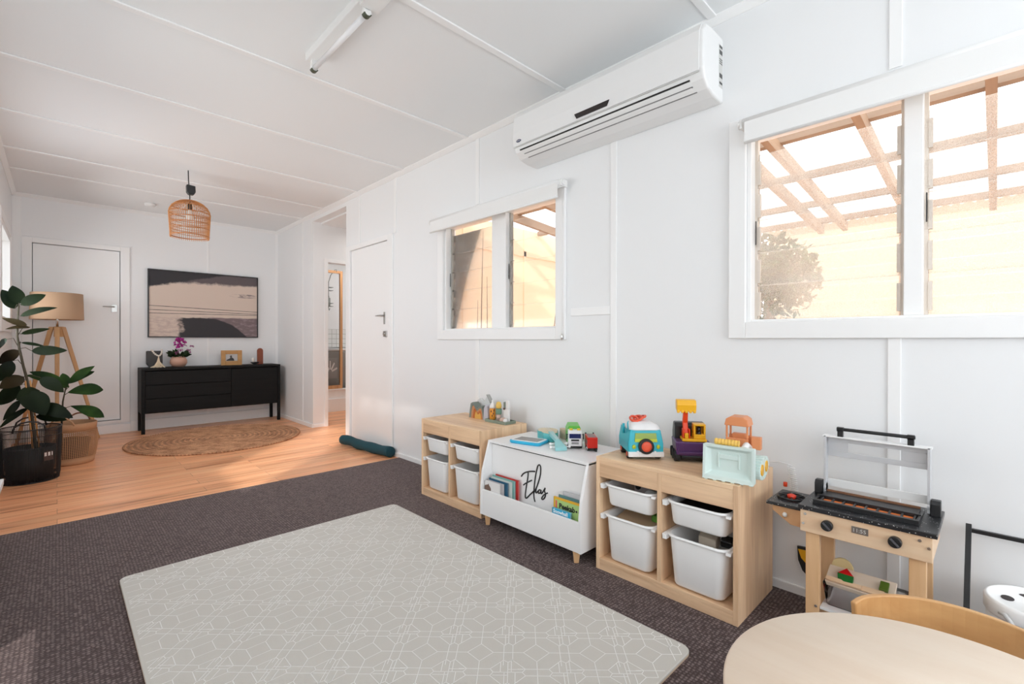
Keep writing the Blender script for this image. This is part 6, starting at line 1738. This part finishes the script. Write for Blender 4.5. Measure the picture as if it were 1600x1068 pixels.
# side burner wing
bm = new(); box(bm, 1.985, 2.185, 0.501, 0.622, 0.466, 0.478); obj('side_worktop', bm, spk, t, 0.002)
bm = new(); prism(bm, [(0.5, 0.466), (0.603, 0.466), (0.603, 0.444), (0.54, 0.402), (0.5, 0.400)], 1.998, 2.012, 'X'); obj('side_bracket', bm, mat('pine_orange', (0.66, 0.38, 0.19), 0.5), t, 0.001)
bm = new(); ball(bm, (1.992, 0.558, 0.437), 0.009, 0, 12); tube(bm, [(1.998, 0.558, 0.437), (1.992, 0.558, 0.437)], 0.006, 8); obj('hook_peg', bm, plast, t)
bm = new()
for q in range(6):
    a = R(60 * q + 15); c = Vector((2.085, 0.560, 0.484)); tube(bm, [c + Vector((0.018 * math.cos(a), 0.018 * math.sin(a), 0)), c + Vector((0.048 * math.cos(a), 0.048 * math.sin(a), 0))], 0.003, 6)
tube(bm, [(2.085 + 0.048 * math.cos(a), 0.560 + 0.048 * math.sin(a), 0.483) for a in [2 * math.pi * q / 24 for q in range(24)]], 0.004, 6, closed=True)
br_ = obj('burner', bm, blackp, t)
bm = new(); lathe(bm, [(0.016, 0.478), (0.016, 0.490), (0.010, 0.493), (0, 0.493)], (2.085, 0.560, 0), 18); obj('burner_flame_disc', bm, mat('burner_red', (0.75, 0.05, 0.02), 0.4), br_)
# coiled toy hose behind
t = thing('toy_hose', 'clear white coiled toy cord hanging behind the side burner', 'cord', (2.262, 0.61, 0.48))
bm = new(); pts = []
for q in range(120):
    a = q * 0.75; pts.append((2.265 + 0.012 * math.cos(a), 0.612 - 0.00015 * q + 0.014 * math.sin(a), 0.56 - 0.001 * q))
tube(bm, pts, 0.0022, 5); tube(bm, [(2.262, 0.72, 0.56), (2.262, 0.66, 0.572), (2.262, 0.625, 0.568), pts[0]], 0.0022, 5); obj('coil', bm, plast, t)
bm = new(); tube(bm, [(2.262, 0.632, 0.470), (2.262, 0.632, 0.488)], 0.008, 10); obj('red_plug', bm, mat('toy_redorange', (0.8, 0.06, 0.01)), t)
t = thing('toy_shield', 'small black and yellow shield-shaped toy on the wall behind the grill leg', 'toy', (2.29, 0.575, 0.16))
bm = new(); prism(bm, [(0.592, 0.218), (0.545, 0.222), (0.55, 0.10), (0.572, 0.12), (0.588, 0.16)], 2.284, 2.288 + 0.006, 'X'); obj('shield', bm, blackp, t)
bm = new(); prism(bm, [(0.588, 0.207), (0.548, 0.210), (0.553, 0.15), (0.576, 0.172)], 2.282, 2.284, 'X'); obj('yellow_face', bm, yel, t)

# crate of play food on the grill shelf
t = thing('plastic_crate', 'clear plastic crate of wooden play food on the grill shelf', 'crate', (2.07, 0.33, 0.15))
bm = new(); cr0 = rrect(0.135, 0.215, 0.015); cr1 = rrect(0.155, 0.235, 0.018)
loft(bm, [[(2.06 + a, 0.318 + b, 0.151) for a, b in cr0], [(2.06 + a, 0.318 + b, 0.225) for a, b in cr1], [(2.06 + a * 0.985, 0.318 + b * 0.99, 0.225) for a, b in cr1], [(2.06 + a * 0.985, 0.318 + b * 0.985, 0.1525) for a, b in cr0]]); obj('crate_body', bm, clear, t)
def food(name, lab, build, m, **kw):
    t = thing(name, lab, 'toy food', kw['loc'])
    bm = new(); build(bm); obj(kw.get('part', 'body'), bm, m, t, kw.get('bevel', 0.002))
    return t
rdm = mat('food_red', (0.62, 0.01, 0.012), 0.35)
food('wooden_box', 'pale wooden play box tilted on top of the clear crate', lambda bm: hexa(bm, [(2.000, 0.235, 0.207), (2.06, 0.235, 0.225), (2.06, 0.422, 0.225), (2.000, 0.422, 0.212), (1.990, 0.232, 0.232), (2.07, 0.232, 0.268), (2.07, 0.428, 0.268), (1.990, 0.428, 0.236)]), birch, loc=(2.03, 0.33, 0.21))
t = thing('watermelon_slice', 'red and green wooden watermelon slice on the pale wooden play box', 'toy food', (2.03, 0.38, 0.25))
def wp(y, s): return (1.990 + 0.08 * s, y, 0.2365 + 0.0335 * s)
def flat(bm, pts, th):
    A = [bm.verts.new(p) for p in pts]; B = [bm.verts.new((p[0] - 0.004 * th, p[1], p[2] + 0.010 * th)) for p in pts]
    n = len(pts); bm.faces.new(A); bm.faces.new(B[::-1])
    for i in range(n): bm.faces.new((A[i], B[i], B[(i + 1) % n], A[(i + 1) % n]))
bm = new(); flat(bm, [wp(0.395, 0.50), wp(0.373, 0.86), wp(0.348, 0.50)], 1); obj('red_flesh', bm, rdm, t)
bm = new(); flat(bm, [wp(0.396, 0.50), wp(0.348, 0.50), wp(0.346, 0.15), wp(0.372, 0.12), wp(0.392, 0.28)], 1); obj('green_rind', bm, mat('food_green', (0.02, 0.16, 0.03), 0.4), t)
food('toy_knife', 'pale wooden toy knife lying across the play box', lambda bm: (hexa(bm, [(1.988, 0.32, 0.240), (2.004, 0.32, 0.246), (2.004, 0.425, 0.246), (1.988, 0.425, 0.240), (1.986, 0.32, 0.246), (2.002, 0.32, 0.252), (2.002, 0.425, 0.252), (1.986, 0.425, 0.246)]),
     hexa(bm, [(1.986, 0.25, 0.240), (2.012, 0.26, 0.249), (2.010, 0.32, 0.248), (1.988, 0.32, 0.240), (1.985, 0.25, 0.242), (2.011, 0.26, 0.251), (2.009, 0.32, 0.250), (1.987, 0.32, 0.242)])), pineY, loc=(1.996, 0.34, 0.24), bevel=0.001)
food('toy_vegetable_slice', 'green and yellow wooden vegetable slice at the right of the play box', lambda bm: flat(bm, [wp(0.275, 0.30), wp(0.275, 0.75), wp(0.250, 0.75), wp(0.250, 0.30)], 1), mat('food_olive', (0.10, 0.16, 0.02), 0.4), loc=(2.03, 0.26, 0.25))
food('toy_lemon_slice', 'round cream wooden slice behind the play box in the crate', lambda bm: lathe(bm, [(0.033, 2.082), (0.033, 2.092)], (0, 0.392, 0.262), 28, axis='X'), mat('food_cream', (0.72, 0.58, 0.30), 0.5), loc=(2.087, 0.392, 0.24), bevel=0)
food('toy_pepper', 'red wooden slab under the play box, upper of the two', lambda bm: ball(bm, (2.025, 0.405, 0.192), 0.024, 0, 16, sy=1.2, sz=0.62), rdm, loc=(2.02, 0.40, 0.18), bevel=0)
food('toy_tomato_block', 'red wooden block at the bottom left of the clear crate', lambda bm: box(bm, 2.005, 2.04, 0.370, 0.416, 0.1535, 0.176), rdm, loc=(2.02, 0.39, 0.153))
t = food('toy_orange', 'orange wooden ball with green dot in the clear crate', lambda bm: ball(bm, (2.022, 0.345, 0.176), 0.0225, 0, 20), mat('food_orange', (0.80, 0.24, 0.01), 0.35), loc=(2.02, 0.345, 0.153), bevel=0)
bm = new(); lathe(bm, [(0.006, 1.9985), (0.006, 2.003)], (0, 0.349, 0.174), 12, axis='X'); obj('green_dot', bm, mat('leafgreen', (0.1, 0.28, 0.03)), t)
food('toy_corn', 'yellow wooden corn cob beside the orange in the crate', lambda bm: [ball(bm, (2.015 + 0.010 * math.cos(a), 0.303 + 0.012 * math.sin(a), 0.160 + 0.009 * k2), 0.006, 0, 8) for k2 in range(5) for a in (0, 1.05, 2.1, 3.14, 4.2, 5.25)], mat('food_yellow', (0.82, 0.60, 0.03), 0.4), loc=(2.015, 0.303, 0.153), bevel=0)

# ------------------------------------------------------------------ black leaning frame and panda tub
t = thing('metal_frame', 'black metal tube frame leaning against the wall right of the toy grill', 'metal frame', (2.1, -0.14, CZ))
def P3(u): return (1.955 + 0.310 * u, CZ + 0.006 + 0.452 * u)
for y in (0.063, -0.36):
    bm = new(); x0, z0 = P3(0); x1, z1 = P3(1.0)
    dn = Vector((z1 - z0, 0, -(x1 - x0))).normalized() * 0.0075
    hexa(bm, [Vector((x0, y - 0.0075, z0)) - dn, Vector((x0, y + 0.0075, z0)) - dn, Vector((x0, y + 0.0075, z0)) + dn, Vector((x0, y - 0.0075, z0)) + dn,
              Vector((x1, y - 0.0075, z1)) - dn, Vector((x1, y + 0.0075, z1)) - dn, Vector((x1, y + 0.0075, z1)) + dn, Vector((x1, y - 0.0075, z1)) + dn]); obj('upright', bm, black, t, 0.001)
for u in (0.965, 0.12):
    bm = new(); x, z = P3(u); box(bm, x - 0.0065, x + 0.0065, -0.3525, 0.0555, z - 0.0065, z + 0.0065); obj('cross_rail', bm, black, t, 0.001)
t = thing('panda_tub', 'round white tub with a panda-face lid standing by the wall', 'tub', (2.13, -0.085, CZ))
px0, py0, pr = 2.128, -0.088, 0.112
bm = new(); lathe(bm, [(pr * 0.92, CZ), (pr * 0.96, 0.02), (pr * 0.97, 0.27), (0, 0.27)], (px0, py0, 0), 40); obj('tub_body', bm, plast2, t)
bm = new(); lathe(bm, [(pr, 0.262), (pr * 1.02, 0.266), (pr * 1.02, 0.298), (pr * 0.98, 0.306), (pr * 0.93, 0.307), (pr * 0.9, 0.303), (0, 0.303)], (px0, py0, 0), 40); ld = obj('tub_lid', bm, plast2, t)
bm = new(); lathe(bm, [(0.020, 0.3032), (0.020, 0.3042)], (2.115, -0.028, 0), 20, sx=1.0, sy=0.75); lathe(bm, [(0.026, 0.3032), (0.026, 0.3042)], (2.172, -0.085, 0), 20, sx=0.55, sy=1.2); lathe(bm, [(0.026, 0.3032), (0.026, 0.3042)], (2.08, -0.095, 0), 20, sx=0.5, sy=1.1)
obj('face_marks', bm, mat('panda_dark', (0.035, 0.025, 0.025), 0.5), ld)
bm = new()
c = Vector((px0 - pr * 1.03 * 0.82, py0 + pr * 1.03 * 0.58, 0.275))
tube(bm, [c + Vector((0, 0.012, 0.008)), c + Vector((-0.012, 0.0, 0.012)), c + Vector((-0.014, -0.012, -0.005)), c + Vector((-0.010, -0.02, -0.026)), c + Vector((-0.004, -0.026, -0.04))], [0.004, 0.006, 0.007, 0.006, 0.002], 8)
obj('tag_ribbon', bm, mat('ribbon_grey', (0.55, 0.54, 0.53), 0.5), t)

# ------------------------------------------------------------------ kids table and chair
TC, TR, TZ0 = (0.983, 0.028), 0.335, 0.50
t = thing('kids_table', 'round pale birch children\'s table in the right foreground', 'table', (TC[0], TC[1], CZ))
bm = new(); lathe(bm, [(0, TZ0 - 0.018), (TR - 0.003, TZ0 - 0.018), (TR, TZ0 - 0.015), (TR, TZ0 - 0.004), (TR - 0.004, TZ0), (0, TZ0)], (TC[0], TC[1], 0), 96); obj('tabletop', bm, birch, t)
for a in (45, 135, 225, 315):
    bm = new(); c = Vector((TC[0] + 0.22 * math.cos(R(a)), TC[1] + 0.22 * math.sin(R(a)), 0)); d_ = Vector((math.cos(R(a)), math.sin(R(a)), 0)) * 0.03
    tube(bm, [c + d_ + Vector((0, 0, CZ)), c + Vector((0, 0, TZ0 - 0.018))], [0.014, 0.02], 14); obj('leg', bm, birch, t)
t = thing('kids_chair', 'child\'s chair with curved honey plywood backrest behind the round table', 'chair', (1.27, 0.05, CZ))
ccx, ccy, cr_ = 1.262, 0.045, 0.187
bm = new(); rings = []
for q in range(25):
    a = R(74 - 148 * q / 24)
    e = 1.0 if 1 < q < 23 else (0.93 if q in (1, 23) else 0.80)
    zt, zb_ = 0.475 + 0.030 * e, 0.475 - 0.045 * e
    o_ = Vector((math.cos(a), math.sin(a), 0))
    rings.append([Vector((ccx, ccy, zb_)) + o_ * (cr_ - 0.007), Vector((ccx, ccy, zb_)) + o_ * (cr_ + 0.004), Vector((ccx, ccy, zt)) + o_ * (cr_ + 0.008), Vector((ccx, ccy, zt)) + o_ * (cr_ - 0.004)])
loft(bm, rings, smooth=False)
for f in bm.faces: f.smooth = False
obj('backrest', bm, bent, t, 0.003, 3)
bm = new(); lathe(bm, [(0, 0.262), (0.15, 0.262), (0.155, 0.268), (0.155, 0.276), (0.15, 0.280), (0, 0.280)], (1.265, 0.045, 0), 40); obj('seat', bm, bent, t)
for a, top in ((50, 0.45), (-50, 0.45), (130, 0.262), (-130, 0.262)):
    bm = new(); o_ = Vector((math.cos(R(a)), math.sin(R(a)), 0))
    p0 = Vector((ccx, ccy, CZ)) + o_ * 0.165; p1 = Vector((ccx, ccy, top)) + o_ * (cr_ - 0.018 if top > 0.3 else 0.13)
    tube(bm, [p0, p1], 0.010, 12); obj('leg', bm, bent, t)
